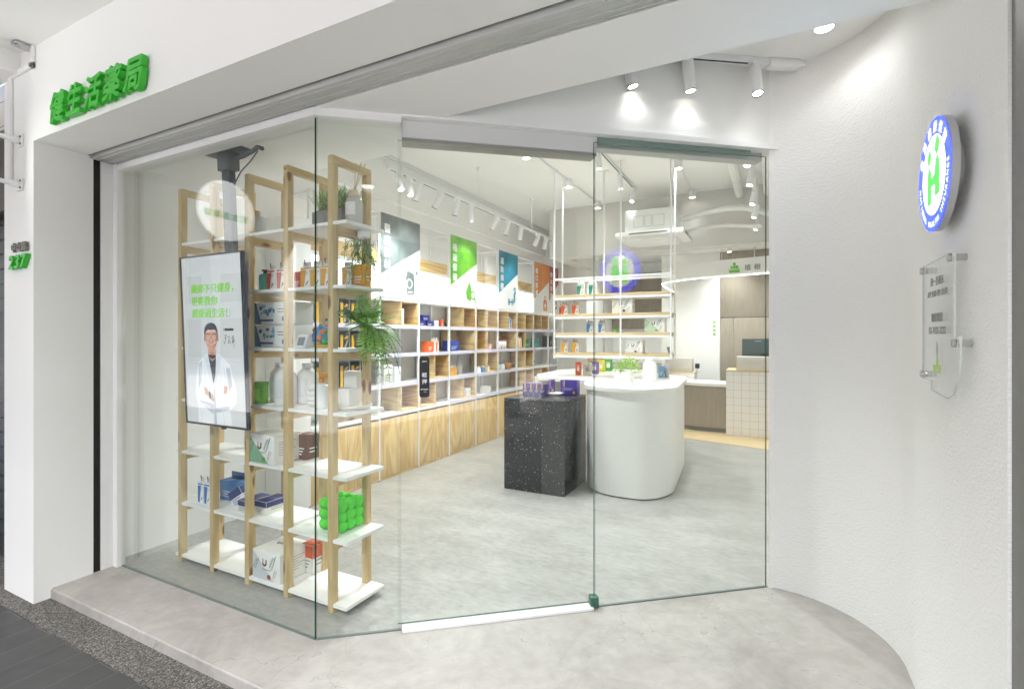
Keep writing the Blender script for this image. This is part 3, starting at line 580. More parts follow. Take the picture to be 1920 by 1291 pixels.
# coat, torso, arms
tv([(.40, .575), (.56, .575), (.66, .60), (.76, .64), (.81, .72), (.86, .80), (.84, .87), (.74, .905), (.76, 1.), (.20, 1.), (.22, .90), (.18, .86), (.17, .79), (.20, .70), (.24, .63), (.32, .60)], 1, 1)
tv([(.405, .575), (.545, .575), (.52, .70), (.485, .76), (.44, .68)], 3, 2)          # black shirt
tv([(.41, .55), (.545, .55), (.54, .60), (.475, .625), (.42, .60)], 2, 3)            # neck
tv([(.42, .585), (.53, .585), (.54, .598), (.48, .612), (.415, .598)], 3, 4)
for l in ([(.33, .60), (.405, .575), (.47, .73), (.485, .79), (.43, .74)], [(.56, .575), (.62, .60), (.58, .69), (.49, .79), (.53, .70)]): tv(l, 4, 3)
for l in ([(.24, .64), (.30, .62), (.28, .74), (.22, .80)], [(.70, .66), (.76, .66), (.79, .76), (.74, .80)], [(.22, .86), (.46, .875), (.48, .885), (.46, .94), (.40, .925)], [(.50, .90), (.72, .885), (.74, .903), (.52, .93)], [(.485, .79), (.50, .79), (.52, 1.), (.47, 1.)]): tv(l, 5, 4)
tv([(.315, .775), (.38, .79), (.40, .835), (.34, .825)], 2, 6); tv([(.40, .815), (.47, .82), (.49, .865), (.44, .86)], 2, 6); tv([(.395, .80), (.43, .81), (.435, .85), (.40, .845)], 3, 7)
tv([(.66, .765), (.72, .768), (.70, .81), (.645, .812)], 2, 6)
def tvh(l, m, k): tv([(u, .5 + (v - .5) * .86) for u, v in l], m, k)
# head
tvh([(.372, .455), (.38, .425), (.42, .405), (.475, .40), (.53, .405), (.568, .425), (.577, .455), (.575, .49), (.566, .52), (.545, .543), (.51, .561), (.475, .566), (.44, .561), (.405, .543), (.385, .52), (.375, .49)], 2, 7)
tvh([(.577, .455), (.575, .49), (.566, .52), (.545, .543), (.51, .561), (.475, .566), (.505, .548), (.53, .525), (.548, .49), (.555, .45)], 10, 8)
tvh([(.41, .415), (.54, .415), (.55, .44), (.40, .44)], 11, 7.5); tvh([(.462, .46), (.485, .46), (.495, .503), (.478, .51), (.458, .503)], 11, 8.5); tvh([(.458, .504), (.495, .504), (.488, .512), (.466, .512)], 6, 9)
for x in (.41, .535): b.disc((x - .5) * SW, (1 - .508) * SH, .022 * SW, .018 * SW, mt, 11, .0026, 12)
for x in (.364, .586): b.disc((x - .5) * SW, (1 - .488) * SH, .013 * SW, .019 * SH, mt, 10, .0020)
tvh([(.366, .475), (.360, .44), (.372, .412), (.395, .394), (.43, .382), (.48, .376), (.53, .382), (.565, .398), (.586, .425), (.590, .45), (.584, .475), (.574, .452), (.56, .432), (.53, .424), (.48, .428), (.43, .424), (.395, .436), (.378, .455)], 3, 9)
tvh([(.39, .40), (.44, .384), (.50, .382), (.47, .395), (.42, .405)], 12, 10)
tvh([(.432, .526), (.455, .523), (.475, .525), (.497, .522), (.522, .525), (.502, .538), (.475, .541), (.448, .538)], 7, 9); tvh([(.44, .528), (.515, .527), (.475, .532)], 13, 10)
for x in (.425, .527):
    b.ring((x - .5) * SW, (1 - .482) * SH, .041 * SW, .046 * SW, mt, 3, .0030, 24); b.disc((x - .5) * SW, (1 - .483) * SH, .020 * SW, .008 * SW, mt, 13, .0027, 12); b.disc((x - .5) * SW, (1 - .483) * SH, .009 * SW, .008 * SW, mt, 3, .0028, 10); tvh([(x - .042, .455), (x, .449), (x + .037, .453), (x + .037, .458), (x, .455), (x - .04, .460)], 12, 9)
tvh([(.468, .479), (.485, .479), (.485, .483), (.468, .483)], 3, 10)
for l in ([(.43, .567), (.52, .567), (.50, .585), (.45, .583)],): tv(l, 10, 4)
for l in ([(.255, .66), (.27, .655), (.30, .80), (.285, .81)], [(.33, .64), (.342, .637), (.36, .77), (.35, .775)], [(.60, .63), (.612, .635), (.60, .78), (.588, .775)], [(.66, .66), (.672, .665), (.69, .755), (.68, .757)], [(.30, .875), (.43, .905), (.425, .912), (.295, .883)], [(.25, .92), (.262, .92), (.27, 1.), (.255, 1.)], [(.62, .91), (.635, .91), (.65, 1.), (.632, 1.)], [(.52, .805), (.53, .80), (.56, .875), (.548, .878)]): tv(l, 4, 4.5)
for i, t in enumerate(('藥師不只健身，', '更要教你', '健康過生活！')): b.text(t, .056, mt @ Matrix.Translation(((.155 - .5) * SW, (1 - .212 - i * .073) * SH, 0)), 8, bold=.02, align='L', slant=.12, sx=1.12, z=.0012)
for u, v, l in ((.13, .115, [(.13, .165), (.13, .115), (.17, .115)]), (0, 0, [(.80, .315), (.80, .36), (.74, .36)])): b.line(uv(l), .008, mt, 5, .0012)
b.text('三健藥局藥師', .0155, mt @ Matrix.Translation(((.76 - .5) * SW, (1 - .442) * SH, 0)), 3, bold=.03, z=.0012)
for l in ([(.69, .475), (.73, .465), (.70, .49), (.72, .482), (.69, .52), (.68, .50)], [(.74, .48), (.78, .475), (.75, .51), (.77, .495), (.79, .512), (.74, .515)], [(.80, .49), (.84, .47), (.81, .52), (.845, .485), (.84, .545)], [(.82, .475), (.83, .51), (.86, .50)]): b.line(uv(l), .0028, mt, 3, .0012)
EMS = [('#c3c4c6', 1.), ('#dfe1e6', 1.), ('#c8957a', 1.), ('#1d1d20', 1.), ('#cfd2da', 1.), ('#b3b7c1', 1.), ('#a8735c', 1.), ('#b9665c', 1.), ('#7ecb2c', 1.), ('#cbcccd', 1.), ('#ab7860', 1.), ('#dcae94', 1.), ('#3a3334', 1.), ('#f0ece6', 1.)]
b.build('picture', [glow(h, v * .74) for h, v in EMS], TV)
TV.rotation_euler = (R(2.3), 0, 0)
b = B().box(-2.92, -2.80, 1.90, 1.93, 1.55, 1.85)
b.box(-2.836, -2.764, 1.90, 1.94, 1.2, 2.45, 0, .004); Tp = TV
b.world(Tp).build('pole', M['grey_metal'], TV)
b = B().box(-2.95, -2.66, 1.84, 1.99, 2.512, 2.5295, 0, .003).box(-2.85, -2.745, 1.885, 1.955, 2.41, 2.515, 0, .004)
b.tube([(-2.74, 1.92, 2.47), (-2.66, 1.92, 2.475), (-2.58, 1.92, 2.49), (-2.54, 1.92, 2.505), (-2.50, 1.92, 2.49)], .012, 8).tube([(-2.55, 1.93, 2.49), (-2.62, 1.93, 2.44), (-2.70, 1.93, 2.40), (-2.77, 1.93, 2.33)], .004, 6)
b.world(Tp).build('ceiling_bracket', M['grey_metal'], TV)
B().box(-2.93, -2.90, 1.90, 1.915, .90, .95).world(Tp).build('tab', M['black'], TV)
# ================================================================== WALL SHELVING
DV = [3.053, 3.918, 4.559, 5.16, 5.785, 6.397, 7.010, 7.62, 8.25, 8.68]; XF, XB = -3.50, -3.79
RZ = [.665, .965, 1.277, 1.577, 1.862]       # shelf tops
T = thing('wall_shelving', 'white steel wall shelving with plywood doors, price strips and lit panels', 'shelving', (-3.65, 5.9, 0))
for i, y in enumerate(DV):
    B().box(XF - .024, XF, y - .0125, y + .0125, 0.01, 2.70 if i else 2.70, 0, .002).world(T).build('post', M['white_metal'], T)
    B().box(XB, XB + .022, y - .0125, y + .0125, 0.01, 2.70).world(T).build('post', M['white_metal'], T)
    B().box(XB + .022, XF - .024, y - .010, y + .010, 2.678, 2.70).world(T).build('top_tie', M['white_metal'], T)
B().box(XF - .024, XF, DV[0], DV[-1], 2.7005, 2.722).world(T).build('top_rail', M['white_metal'], T)
B().box(XB, XB + .022, DV[0], DV[-1], 2.7005, 2.722).world(T).build('top_rail', M['white_metal'], T)
B().box(-3.799, XB - .001, DV[0], DV[-1], 0.62, 1.90).world(T).build('back_panel', col('#cfccc6', .5, 0, .05), T)
for i, (a, c) in enumerate(zip(DV, DV[1:])):
    a += .014; c -= .014; m_ = (a + c) / 2
    for k, z in enumerate(RZ):
        o = B().box(XB + .001, XF - .003, a, c, z - .022, z, 0, .001).world(T).build('shelf_board', M['laminate'], T)
        if 0 < k < 4 and not (k == 1 and i in (6, 7)) or (k == 0 and i > 2): B().box(XF - .002, XF + .008, a + .004, c - .004, z - .034, z + .004).world(T).build('price_strip', M['lavender'], o)
        else: B().box(XF - .002, XF + .004, a + .002, c - .002, z - .030, z + .0005).world(T).build('shelf_lip', M['white'], o)
    for q0, q1 in ((a, m_ - .0015), (m_ + .0015, c)): B().box(XF - .018, XF - .002, q0, q1, .03, .612, 0, .001).world(T).build('door', ply('z'), T)
    B().box(XB, XF - .03, a, c, 0.02, .60).world(T).build('cupboard', ply('z'), T)
    B().box(XF - .02, XF - .006, a, c, .004, .028).world(T).build('plinth', ply('y'), T)
    if i % 2 == 0:
        B().box(XF - .09, XF - .02, a, c, 1.868, 2.165, 0, .004).world(T).build('lit_panel', glow('#fffefb', 4.5, 'backlit_panel'), T)
        B().box(XF - .09, XF - .018, a, c, 2.166, 2.20).world(T).build('panel_lip', M['white'], T)
        B().box(XF - .10, XF - .03, a, c, 2.201, 2.335).world(T).build('fascia', ply('y'), T)
# banners
def banner(i, base, dark, text, word, icon):
    a, c = DV[i] + .003, DV[i + 1] - .003; W, H = c - a, .845; z0 = 1.865
    T = thing('banner', '%s and white category banner hung on the wall shelving' % word, 'banner', (XF + .006, (a + c) / 2, z0), group='category banners')
    mt = FX((XF + .012, a, z0)); b = B().box(XF + .003, XF + .0115, a, c, z0, z0 + H, 1)
    b.flat([(0, 0), (W, 0), (W, H), (0, H)], mt, 1, 0).flat([(0, .225), (W, .56), (W, H), (0, H)], mt, 0, .0006)
    for k, ch in enumerate(text): b.text(ch, .10, mt @ Matrix.Translation((.095, H - .185 - k * .122, 0)), 1, bold=.03, z=.0012)
    icon(b, mt @ Matrix.Translation((W * .72, .165, .0006)) @ Matrix.Scale(1.4, 4))
    a_ = N('banner_' + word.replace(' ', '_')); f = a_.noise(a_.co((1, 1.6, 1.6)), 2.0, 3, .6); a_.l(a_.ramp(f, [(.3, S(dark)), (.7, S(base))]), a_.p.inputs['Base Color']); a_.set(Roughness=.4)
    b.world(T).build('print', [a_.m, M['white']], T)
def ic_band(b, m): b.flat([(-.03, -.09), (.05, -.08), (.06, -.02), (.045, .02), (.05, .08), (-.03, .10), (-.05, .04), (-.045, -.03)], m, 0).ring(-.005, 0, .028, .038, m, 1, .0005).flat([(-.02, -.075), (.03, -.07), (.03, -.055), (-.02, -.06)], m, 1, .0005).flat([(.07, .085), (.10, .085), (.10, .097), (.07, .097)], m, 0).flat([(.079, .073), (.091, .073), (.091, .109), (.079, .109)], m, 0)
def ic_drop(b, m): b.flat([(-.05, -.06), (.01, -.08), (.04, -.03), (.02, .05), (-.01, .10), (-.04, .05), (-.07, .0)], m, 0).ring(.055, -.02, .03, .042, m, 0, .0004).disc(.055, -.02, .03, .03, m, 1, .0003).line([(.08, -.05), (.105, -.09)], .016, m, 0)
def ic_gym(b, m):
    for x in (-.10, -.075, -.02, .005): b.flat([(x - .008, -.07), (x + .008, -.07), (x + .008, .0), (x - .008, .0)], m, 0)
    b.line([(-.11, -.035), (.02, -.035)], .016, m, 0).flat([(.02, -.05), (.055, -.03), (.06, .06), (.02, .055)], m, 0).disc(.045, .10, .025, .03, m, 0).flat([(.03, .06), (.075, .055), (.07, .12), (.03, .125)], m, 0, .0004).disc(.045, .092, .014, .012, m, 1, .0008)
def ic_kit(b, m): b.flat([(-.05, -.09), (.05, -.09), (.06, -.07), (.055, .03), (.03, .05), (-.03, .05), (-.055, .03), (-.06, -.07)], m, 0).ring(0, .065, .018, .032, m, 0).flat([(-.01, -.055), (.01, -.055), (.01, .015), (-.01, .015)], m, 1, .0005).flat([(-.03, -.03), (.03, -.03), (.03, -.01), (-.03, -.01)], m, 1, .0006)
def ic_none(b, m): b.ring(0, 0, .03, .05, m, 0)
banner(1, '#7f8886', '#646d6b', '醫療器材', 'slate grey', ic_band); banner(3, '#86d02e', '#4fa51d', '機能保健', 'bright green', ic_drop); banner(5, '#2ba3bd', '#136a8a', '運動保健', 'teal blue', ic_gym)
banner(7, '#e8941e', '#d0701a', '傷口照護', 'orange', ic_kit); banner(8, '#c8533f', '#a83d30', '嬰幼保健', 'brick red', ic_none)
# ================================================================== COUNTERS AND THE HANGING SHELF
T = thing('display_plinth', 'black speckled terrazzo plinth standing before the white counter', 'plinth', (-1.97, 4.6, 0))
B().box(-2.288, -1.668, 4.30, 4.90, .0, .845, 0, .004).world(T).build('body', M['terrazzo'], T); B().box(-2.288, -1.668, 4.30, 4.90, .8455, .872, 0, .004).world(T).build('top', M['terrazzo'], T)
T = thing('white_counter', 'white rounded counter with a wide overhanging white top', 'counter', (-1.2, 5.6, 0))
cb = ell(-1.24, 4.93, .40, .42, 180, 270, 10) + ell(-1.10, 4.93, .29, .42, 270, 360, 10) + [(-.865, 5.9)] + ell(-1.1, 5.95, .23, .28, 0, 90, 6) + ell(-1.4, 5.95, .24, .28, 90, 180, 6)
B().prism(cb, .012, .955).world(T).build('body', M['solid'], T)
B().prism([(x * .985 - .018, (y - 5.7) * .985 + 5.7) for x, y in cb], .0, .0125).world(T).build('toe_kick', M['dark'], T)
ct_ = ell(-1.24, 4.93, .43, .45, 195, 270, 10) + ell(-1.12, 4.93, .345, .45, 270, 355, 10) + [(-.838, 5.95)] + ell(-1.1, 6.0, .255, .32, 5, 80, 6) + [(-1.45, 6.7)] + [(-1.7, 7.2)] + ell(-2.25, 6.6, .42, .6, 90, 180, 8) + [(-2.60, 5.75)] + ell(-2.30, 5.42, .13, .12, 180, 262, 6) + [(-1.75, 5.15)]
b = B().prism(ct_, .957, .992); bmesh.ops.bevel(b.b, geom=[e for e in b.b.edges if abs(e.verts[0].co.z - e.verts[1].co.z) < 1e-5], offset=.006, segments=2, affect='EDGES'); b.world(T).build('counter_top', M['solid'], T)
B().box(-2.42, -2.32, 5.42, 6.4, .0, .957, 0, .004).world(T).build('support', M['solid'], T)
b = B()
for x, y, r in ((-1.45, 5.05, .04), (-1.62, 5.65, .06)): b.cyl((x, y, .9915), (x, y, .9935), r, 24)
b.world(T).build('cable_grommet', col('#d9d8d4', .4), T)
T = thing('hanging_shelf', 'white metal shelf hung from the ceiling with four pale wood boards', 'hanging shelf', (-1.63, 5.7, 1.2))
HZ = [1.272, 1.506, 1.724, 1.948]; hx0, hx1, hy0, hy1 = -2.30, -.955, 5.60, 5.86
for x, y, zb in ((hx0, hy0, 1.20), (-1.50, hy0, 1.20), (hx1, hy0, 1.215), (hx0, hy1, 1.22), (-1.77, hy1, 1.20), (hx1, hy1, 1.22)):
    B().box(x - .0085, x + .0085, y - .0085, y + .0085, zb, 3.43, 0, .002).box(x - .05, x + .05, y - .03, y + .03, 3.424, 3.43).world(T).build('rod', M['white_metal'], T)
for z in HZ:
    B().box(hx0 + .012, hx1 - .012, hy0 - .005, hy1 + .005, z - .030, z, 0, .002).world(T).build('board', lightoak('x'), T)
    B().box(hx0 + .0115, hx1 - .0115, hy0 - .004, hy0 + .0115, z - .058, z - .0305, 0, .001).box(hx0 + .0115, hx1 - .0115, hy1 - .0115, hy1 + .004, z - .058, z - .0305, 0, .001).world(T).build('shelf_bar', M['white_metal'], T)
for y in (hy0, hy1): B().box(hx0 + .0115, hx1 - .0115, y - .01, y + .01, 2.122, 2.146, 0, .001).world(T).build('top_bar', M['white_metal'], T)
# ================================================================== RECEPTION AT THE BACK
T = thing('reception_desk', 'low oak reception desk front with a white top at the back', 'desk', (-.9, 8.35, 0))
dp = [(-1.55, 8.75), (-1.40, 8.44), (-1.05, 8.30), (-.597, 8.27), (-.597, 8.9), (-1.55, 8.95)]
B().prism(dp, .07, .70).world(T).build('front', oak('z'), T); B().prism([(x, y + .02) for x, y in dp], 0.006, .07).world(T).build('toe_kick', col('#6e6e6a', .5), T)
B().prism([(x - (.0 if x > -.6 else .01), y - .03) for x, y in dp], .702, .748).world(T).build('desk_top', M['solid'], T)
T = thing('tiled_desk', 'desk block of white square tiles beside the curved entrance wall', 'desk', (-.2, 8.3, 0))
B().box(-.594, .55, 8.15, 8.75, .006, .945).world(T).build('body', M['white_tile'], T); B().box(-.60, .55, 8.14, 8.76, .946, .968, 0, .002).world(T).build('wood_top', lightoak('x'), T)
T = thing('tiled_desk', 'farther desk block of white square tiles behind the white counter', 'desk', (-1.6, 9.0, 0))
B().box(-2.2, -1.14, 8.9, 9.3, .006, .845).world(T).build('body', M['white_tile'], T); B().box(-2.205, -1.13, 8.89, 9.31, .846, .866, 0, .002).world(T).build('wood_top', lightoak('x'), T)
T = thing('desk_screen_box', 'beige counter screen box on the farther tiled desk', 'counter box', (-1.45, 9.0, .867)); B().box(-1.62, -1.18, 8.93, 9.15, .867, 1.10, 0, .004).world(T).build('shell', col('#cdc6bb', .5), T)
T = thing('tablet', 'grey tablet leaning on a stand on the beige counter box', 'tablet', (-1.55, 9.0, 1.1)); B().box(-.02, .02, -.10, .10, 0, .19, 0, .004, Matrix.Translation((-1.52, 9.02, 1.105)) @ Matrix.Rotation(R(-16), 4, 'Y')).world(T).build('slab', col('#7d8382', .35), T); B().box(-1.56, -1.48, 8.97, 9.07, 1.10, 1.107).world(T).build('foot', col('#9a9d9a', .4), T)
T = thing('card_reader', 'small black card reader at the end of the farther desk', 'card reader', (-1.10, 9.0, .95)); B().box(-1.135, -1.07, 8.96, 9.05, .93, 1.01, 0, .008, None).world(T).build('body', M['black'], T); B().cyl((-1.12, 9.0, .8665), (-1.10, 9.0, .93), .008, 8).box(-1.13, -1.07, 8.97, 9.03, .8665, .875).world(T).build('stand', M['alu'], T)
T = thing('desk_screen_box', 'beige counter screen box on the tiled desk beside the entrance wall', 'counter box', (-.2, 8.3, .969)); B().box(-.45, .3, 8.2, 8.5, .969, 1.165, 0, .003).world(T).build('shell', col('#d9d6ce', .4), T); B().box(-.462, -.4515, 8.2, 8.5, .969, 1.165).world(T).build('edge_strip', lightoak('z'), T)
T = thing('monitor', 'dark monitor back standing above the tiled desk', 'monitor', (-.1, 8.62, .97)); B().box(-.40, .2, 8.6, 8.63, 1.12, 1.43, 0, .006).world(T).build('screen', col('#4c5c5b', .35, 0, .1), T); B().box(-.13, -.07, 8.6, 8.64, .975, 1.2).box(-.2, 0, 8.53, 8.7, .969, .977).world(T).build('stand', M['black'], T); B().box(-.22, -.13, 8.595, 8.6, 1.39, 1.395).world(T).build('label_strip', M['white'], T)
T = thing('office_chair', 'grey shell chair with armrests behind the oak reception desk', 'chair', (-.75, 9.15, 0), R(-75))
b = B(); rows = []
for i in range(9):
    t = i / 8; y, z = (-.22 + .42 * t / .55, .47 - .03 * sin(pi * t / .55)) if t < .55 else (.20 + .16 * ((t - .55) / .45) ** 1.3, .47 + .43 * ((t - .55) / .45))
    rows.append([b.b.verts.new((x * (.24 - .05 * max(0, t - .55)), y - .05 * (1 - x * x) * (t > .5), z + .03 * x * x)) for x in (-1, -.5, 0, .5, 1)])
for a, c in zip(rows, rows[1:]):
    for k in range(4): b.f([a[k], a[k + 1], c[k + 1], c[k]], 0)
bmesh.ops.solidify(b.b, geom=b.b.faces[:], thickness=.02); b.build('seat_shell', col('#8f9690', .45), T)
for s_ in (-1, 1):
    B().tube([(s_ * .26, -.2, .0), (s_ * .26, -.17, .62), (s_ * .27, .0, .655), (s_ * .25, .22, .64)], .014, 8).build('armrest', col('#87908b', .45), T); B().tube([(s_ * .25, .25, 0), (s_ * .24, .18, .46)], .013, 8).build('leg', col('#87908b', .45), T)
T = thing('oak_wall_panel', 'tall grey brown oak panelled wall behind the reception desk', 'wall panelling', (-.2, 9.6, 0))
b = B()
for x0, x1, z0, z1 in ((-.795, .6, 1.80, 2.94), (-.795, -.58, 0, 1.79), (-.577, .6, 0, 1.79)): B().box(x0, x1, 9.6, 9.75, z0, z1, 0, .002).world(T).build('panel', oak('z'), T)
B().box(-.797, .6, 9.606, 9.75, 1.79, 1.80).world(T).build('shadow_gap', M['dark'], T)
T = thing('wall_sign', 'narrow vertical sign of small green letters on the white partition', 'sign', (-.88, 9.595, 1.6))
b = B().box(-.915, -.865, 9.594, 9.5995, 1.455, 1.775, 1)
for i, ch in enumerate('諮詢服務'): b.text(ch, .05, FR((-.89, 9.5935, 1.70 - i * .072)), 0, bold=.02)
b.world(T).build('plate', [col('#8cc63f', .5), M['white']], T)
T = thing('oak_cabinet', 'oak slatted cabinet wall far behind the hanging shelf', 'cabinet', (-2.3, 10.3, 0))
b = B()
for i in range(34): b.box(-2.93 + i * .036, -2.93 + i * .036 + .03, 10.33, 10.37, 1.62, 2.75)
b.box(-2.94, -1.70, 10.37, 10.3995, 1.62, 2.75).world(T).build('slat_panel', oak('z'), T); B().box(-2.94, -1.70, 9.9, 10.3995, 0.007, .95, 0, .003).world(T).build('base', col('#c3beb5', .5, 0, .05), T); B().box(-2.945, -1.70, 9.89, 10.3995, .951, .98).world(T).build('worktop', M['solid'], T)
T = thing('side_cabinet', 'pale plywood side cabinet at the end of the wall shelving', 'cabinet', (-2.9, 8.5, 0)); B().box(-3.40, -2.75, 8.72, 9.1, .007, 1.10, 0, .002).world(T).build('body', lightoak('z'), T); B().box(-3.0, -2.74, 8.71, 9.1, 1.101, 1.13).world(T).build('top', M['laminate'], T)
# curved canopy over the reception, with its light line
T = thing('reception_canopy', 'curved white canopy with green logo and thin light line over reception', 'canopy', (-.9, 8.2, 2.3))
cl = [(.7, 7.36), (-.10, 7.545), (-.36, 7.607), (-.64, 7.675), (-.93, 7.755), (-1.20, 7.89), (-1.44, 8.11), (-1.56, 8.33), (-1.605, 8.7), (-1.62, 9.2), (-1.65, 10.2)]
inn = [(x + (.06 if x < -1.2 else .02), y + (.03 if x < -1.4 else .08)) for x, y in cl]
B().prism(cl[::-1] + inn, 2.31, 2.535).world(T).build('band', M['inner_wall'], T)
led = [(x + .002, y + .002, 2.304) for x, y in cl]; B().tube(led, .008, 6).world(T).build('light_line', glow('#fffdf6', 7, 'light_line'), T)
d = Vector((-.26, .062, 0)).normalized(); mt = frame((-.43, 7.62, 2.40), -d, (0, 0, 1)); b = B()
b.flat([(-.09, -.055), (.05, -.055), (.05, -.02), (-.09, -.02)], mt, 0, .004).line([(-.105, -.008), (.055, -.008)], .007, mt, 0, .004)
for x in (-.055, -.02, .015): b.disc(x, .02, .018, .02, mt, 0, .004, 12)
b.disc(-.02, .062, .02, .024, mt, 0, .004, 12)
for i, ch in enumerate('植樹'): b.text(ch, .085, mt @ Matrix.Translation((.155 + i * .12, -.03, 0)), 1, bold=.01, z=.004)
b.world(T).build('logo', [col('#6cc22e', .5), col('#8a8a86', .5)], T)
for x, y in ((-.62, 7.70), (-.2, 7.6)): B().cyl((x, y + .05, 2.535), (x, y + .05, 2.95), .006, 8).world(T).build('hanger', M['white_metal'], T)
# ================================================================== WOODEN CUBES IN THE WALL SHELVING
BN = ['lit panel nearest the window', 'slate grey banner', 'lit panel beside the grey banner', 'green banner', 'lit panel between green and blue banners', 'blue banner', 'lit panel beside the orange banner', 'orange banner']
RN = ['lowest', 'third', 'second', 'top']
def cube(i, k, half, wide=False, shade=0):
    """an open plywood box in bay i, row k (0 lowest)"""
    a, c = DV[i] + .018, DV[i + 1] - .018; z0 = RZ[k] + .002; H = RZ[k + 1] - RZ[k] - .030; Wd = .295
    y0 = a if half == 'near' else c - Wd; D = .27; x1 = XF + .002
    if wide: y0, Wd = a, c - a
    t = .014
    T = thing('wooden_cube', '%s plywood cube, %s row under the %s' % (half, RN[k], BN[i]), 'wooden box', (x1 - D, y0, z0), group='wooden cubes in the wall shelving')
    b = B().box(0, D, 0, t, 0, H, 0, .001).box(0, D, Wd - t, Wd, 0, H, 0, .001); b.build('side', ply('x'), T)
    B().box(0, D, t, Wd - t, 0, t).box(0, D, t, Wd - t, H - t, H).build('top_and_base', ply('y'), T); B().box(0, .01, t, Wd - t, t, H - t).build('back', ply('z'), T)
for i, k, h in ((1, 3, 'far'), (1, 0, 'far'), (2, 1, 'far'), (2, 0, 'near'), (3, 3, 'far'), (3, 0, 'far'), (4, 3, 'far'), (4, 2, 'near'), (5, 3, 'far'), (6, 3, 'far'), (6, 2, 'near'), (6, 1, 'far'), (7, 3, 'near'), (7, 3, 'far'), (6, 0, 'far'), (7, 0, 'far'), (4, 1, 'far')): cube(i, k, h)
for i, k in ((3, 2), (5, 2)):
    T = thing('wooden_cube', 'wide plywood box lining the %s row under the %s' % (RN[k], BN[i]), 'wooden box', (XB + .02, DV[i] + .2, RZ[k] + .002), group='wooden cubes in the wall shelving'); Wd = DV[i + 1] - DV[i] - .22; H = RZ[k + 1] - RZ[k] - .03
    B().box(0, .01, .0, Wd, 0, H).build('back', ply('z'), T); B().box(.01, .26, Wd - .014, Wd, 0, H).build('side', ply('x'), T)
# ================================================================== GOODS
def bars(b, mt, x0, x1, z, n, m, dz=.008, wd=.0022, zz=.0006):
    for i in range(n): b.line([(x0, z - i * dz), (x0 + (x1 - x0) * (.95 - .3 * ((i * 7) % 3) / 2), z - i * dz)], wd, mt, m, zz)
def pack(loc, rz, label, hue, hue2='#f2f1ee', w_=.062, h=.14, d=.035, group=None, letter=False, hook=True, fill=.0):
    """hanging medicine pack: white carton, slanted colour field, small dark hook on top"""
    T = thing('medicine_pack', label, 'medicine pack', loc, rz, group); hc = h * .80
    b = B().box(-w_ / 2, w_ / 2, -d / 2, d / 2, 0, hc, 1, .0015); f = FR((0, -d / 2, 0)); x0, x1 = -w_ / 2 + .001, w_ / 2 - .001
    b.flat([(x0, .002), (x0 + w_ * .38, .002), (x0 + w_ * .60, hc * .86), (x0, hc * .86)], f, 0, .0006).flat([(x0, hc * .9), (x1, hc * .9), (x1, hc * .97), (x0, hc * .97)], f, 0, .0006)
    bars(b, f, .002, x1, hc * .78, 3, 2); b.flat([(w_ * .06, .012), (w_ * .36, .03), (w_ * .40, .045), (w_ * .12, .028)], f, 2, .0006)
    r = frame((w_ / 2, 0, 0), (0, 1, 0), (0, 0, 1)); bars(b, r, -d / 2 + .004, d / 2 - .004, hc * .8, 6, 2, .012)
    if letter: b.text('B', .022, f @ Matrix.Translation((w_ * .24, hc * .22, 0)), 2, bold=.03, z=.0006)
    b.build('carton', [col(hue, .4, 0, .04), col(hue2, .45, 0, .02), col('#8d8f92', .5)], T)
    b = B().flat([(-w_ / 2, hc), (w_ / 2, hc), (w_ / 2 - .006, h), (-w_ / 2 + .006, h)], FR((0, 0, 0)), 0).box(-w_ / 2 + .005, w_ / 2 - .005, -.0012, .0012, hc, h, 0); bars(b, FR((0, -.0018, 0)), -w_ * .35, w_ * .4, h - .008, 2, 1, .009, .0025); hd = b.build('header_card', [col('#e9e8e4', .4), col('#77797b', .5)], T)
    if hook: B().tube([(-w_ * .24, -.002, h - .012), (-w_ * .24, -.006, h + .006), (-w_ * .18, -.008, h + .012), (-w_ * .14, -.008, h + .004)], .0022, 6).build('hook', M['black'], hd)
    return T
def carton(loc, rz, label, hue, w_, d, h, name='carton_box', cat='box', band=None, group=None, marks='#f0f0ee', tilt=None):
    T = thing(name, label, cat, loc, rz, group)
    b = B().box(-w_ / 2, w_ / 2, -d / 2, d / 2, 0, h, 0, .0015); f = FR((0, -d / 2, 0)); s_ = frame((w_ / 2, 0, 0), (0, 1, 0), (0, 0, 1))
    if band: b.flat([(-w_ / 2 + .001, h * .55), (w_ / 2 - .001, h * .55), (w_ / 2 - .001, h - .001), (-w_ / 2 + .001, h - .001)], f, 1, .0006).flat([(-d / 2 + .001, h * .55), (d / 2 - .001, h * .55), (d / 2 - .001, h - .001), (-d / 2 + .001, h - .001)], s_, 1, .0006)
    bars(b, f, -w_ * .38, w_ * .3, h * .45, 3, 2, h * .12, h * .05); bars(b, s_, -d * .3, d * .3, h * .45, 2, 2, h * .14, h * .05)
    b.build('shell', [col(hue, .45, 0, .05), col(band or hue, .4, 0, .04), col(marks, .5)], T)
    B().box(-w_ / 2 + .003, w_ / 2 - .003, -d / 2 + .003, d / 2 - .003, h - .001, h + .0012).build('lid', col(band or hue, .4, 0, .04), T)
    if tilt: T.rotation_euler = (tilt[0], tilt[1], rz)
    return T
def leaves(b, f, cx, cz, n, L, a0, da, m, wd=.3):
    for i in range(n):
        a = R(a0 + da * i); t = .3 + .7 * i / n; x, z = cx + L * .9 * (i / n - .5), cz + L * 1.5 * (i / n - .5)
        for s_ in (-1, 1):
            dx, dz = cos(a + s_ * .9) * L * .5, sin(a + s_ * .9) * L * .5; b.flat([(x, z), (x + dx * .5 - dz * wd * .4, z + dz * .5 + dx * wd * .4), (x + dx, z + dz), (x + dx * .5 + dz * wd * .4, z + dz * .5 - dx * wd * .4)], f, m, .0008)
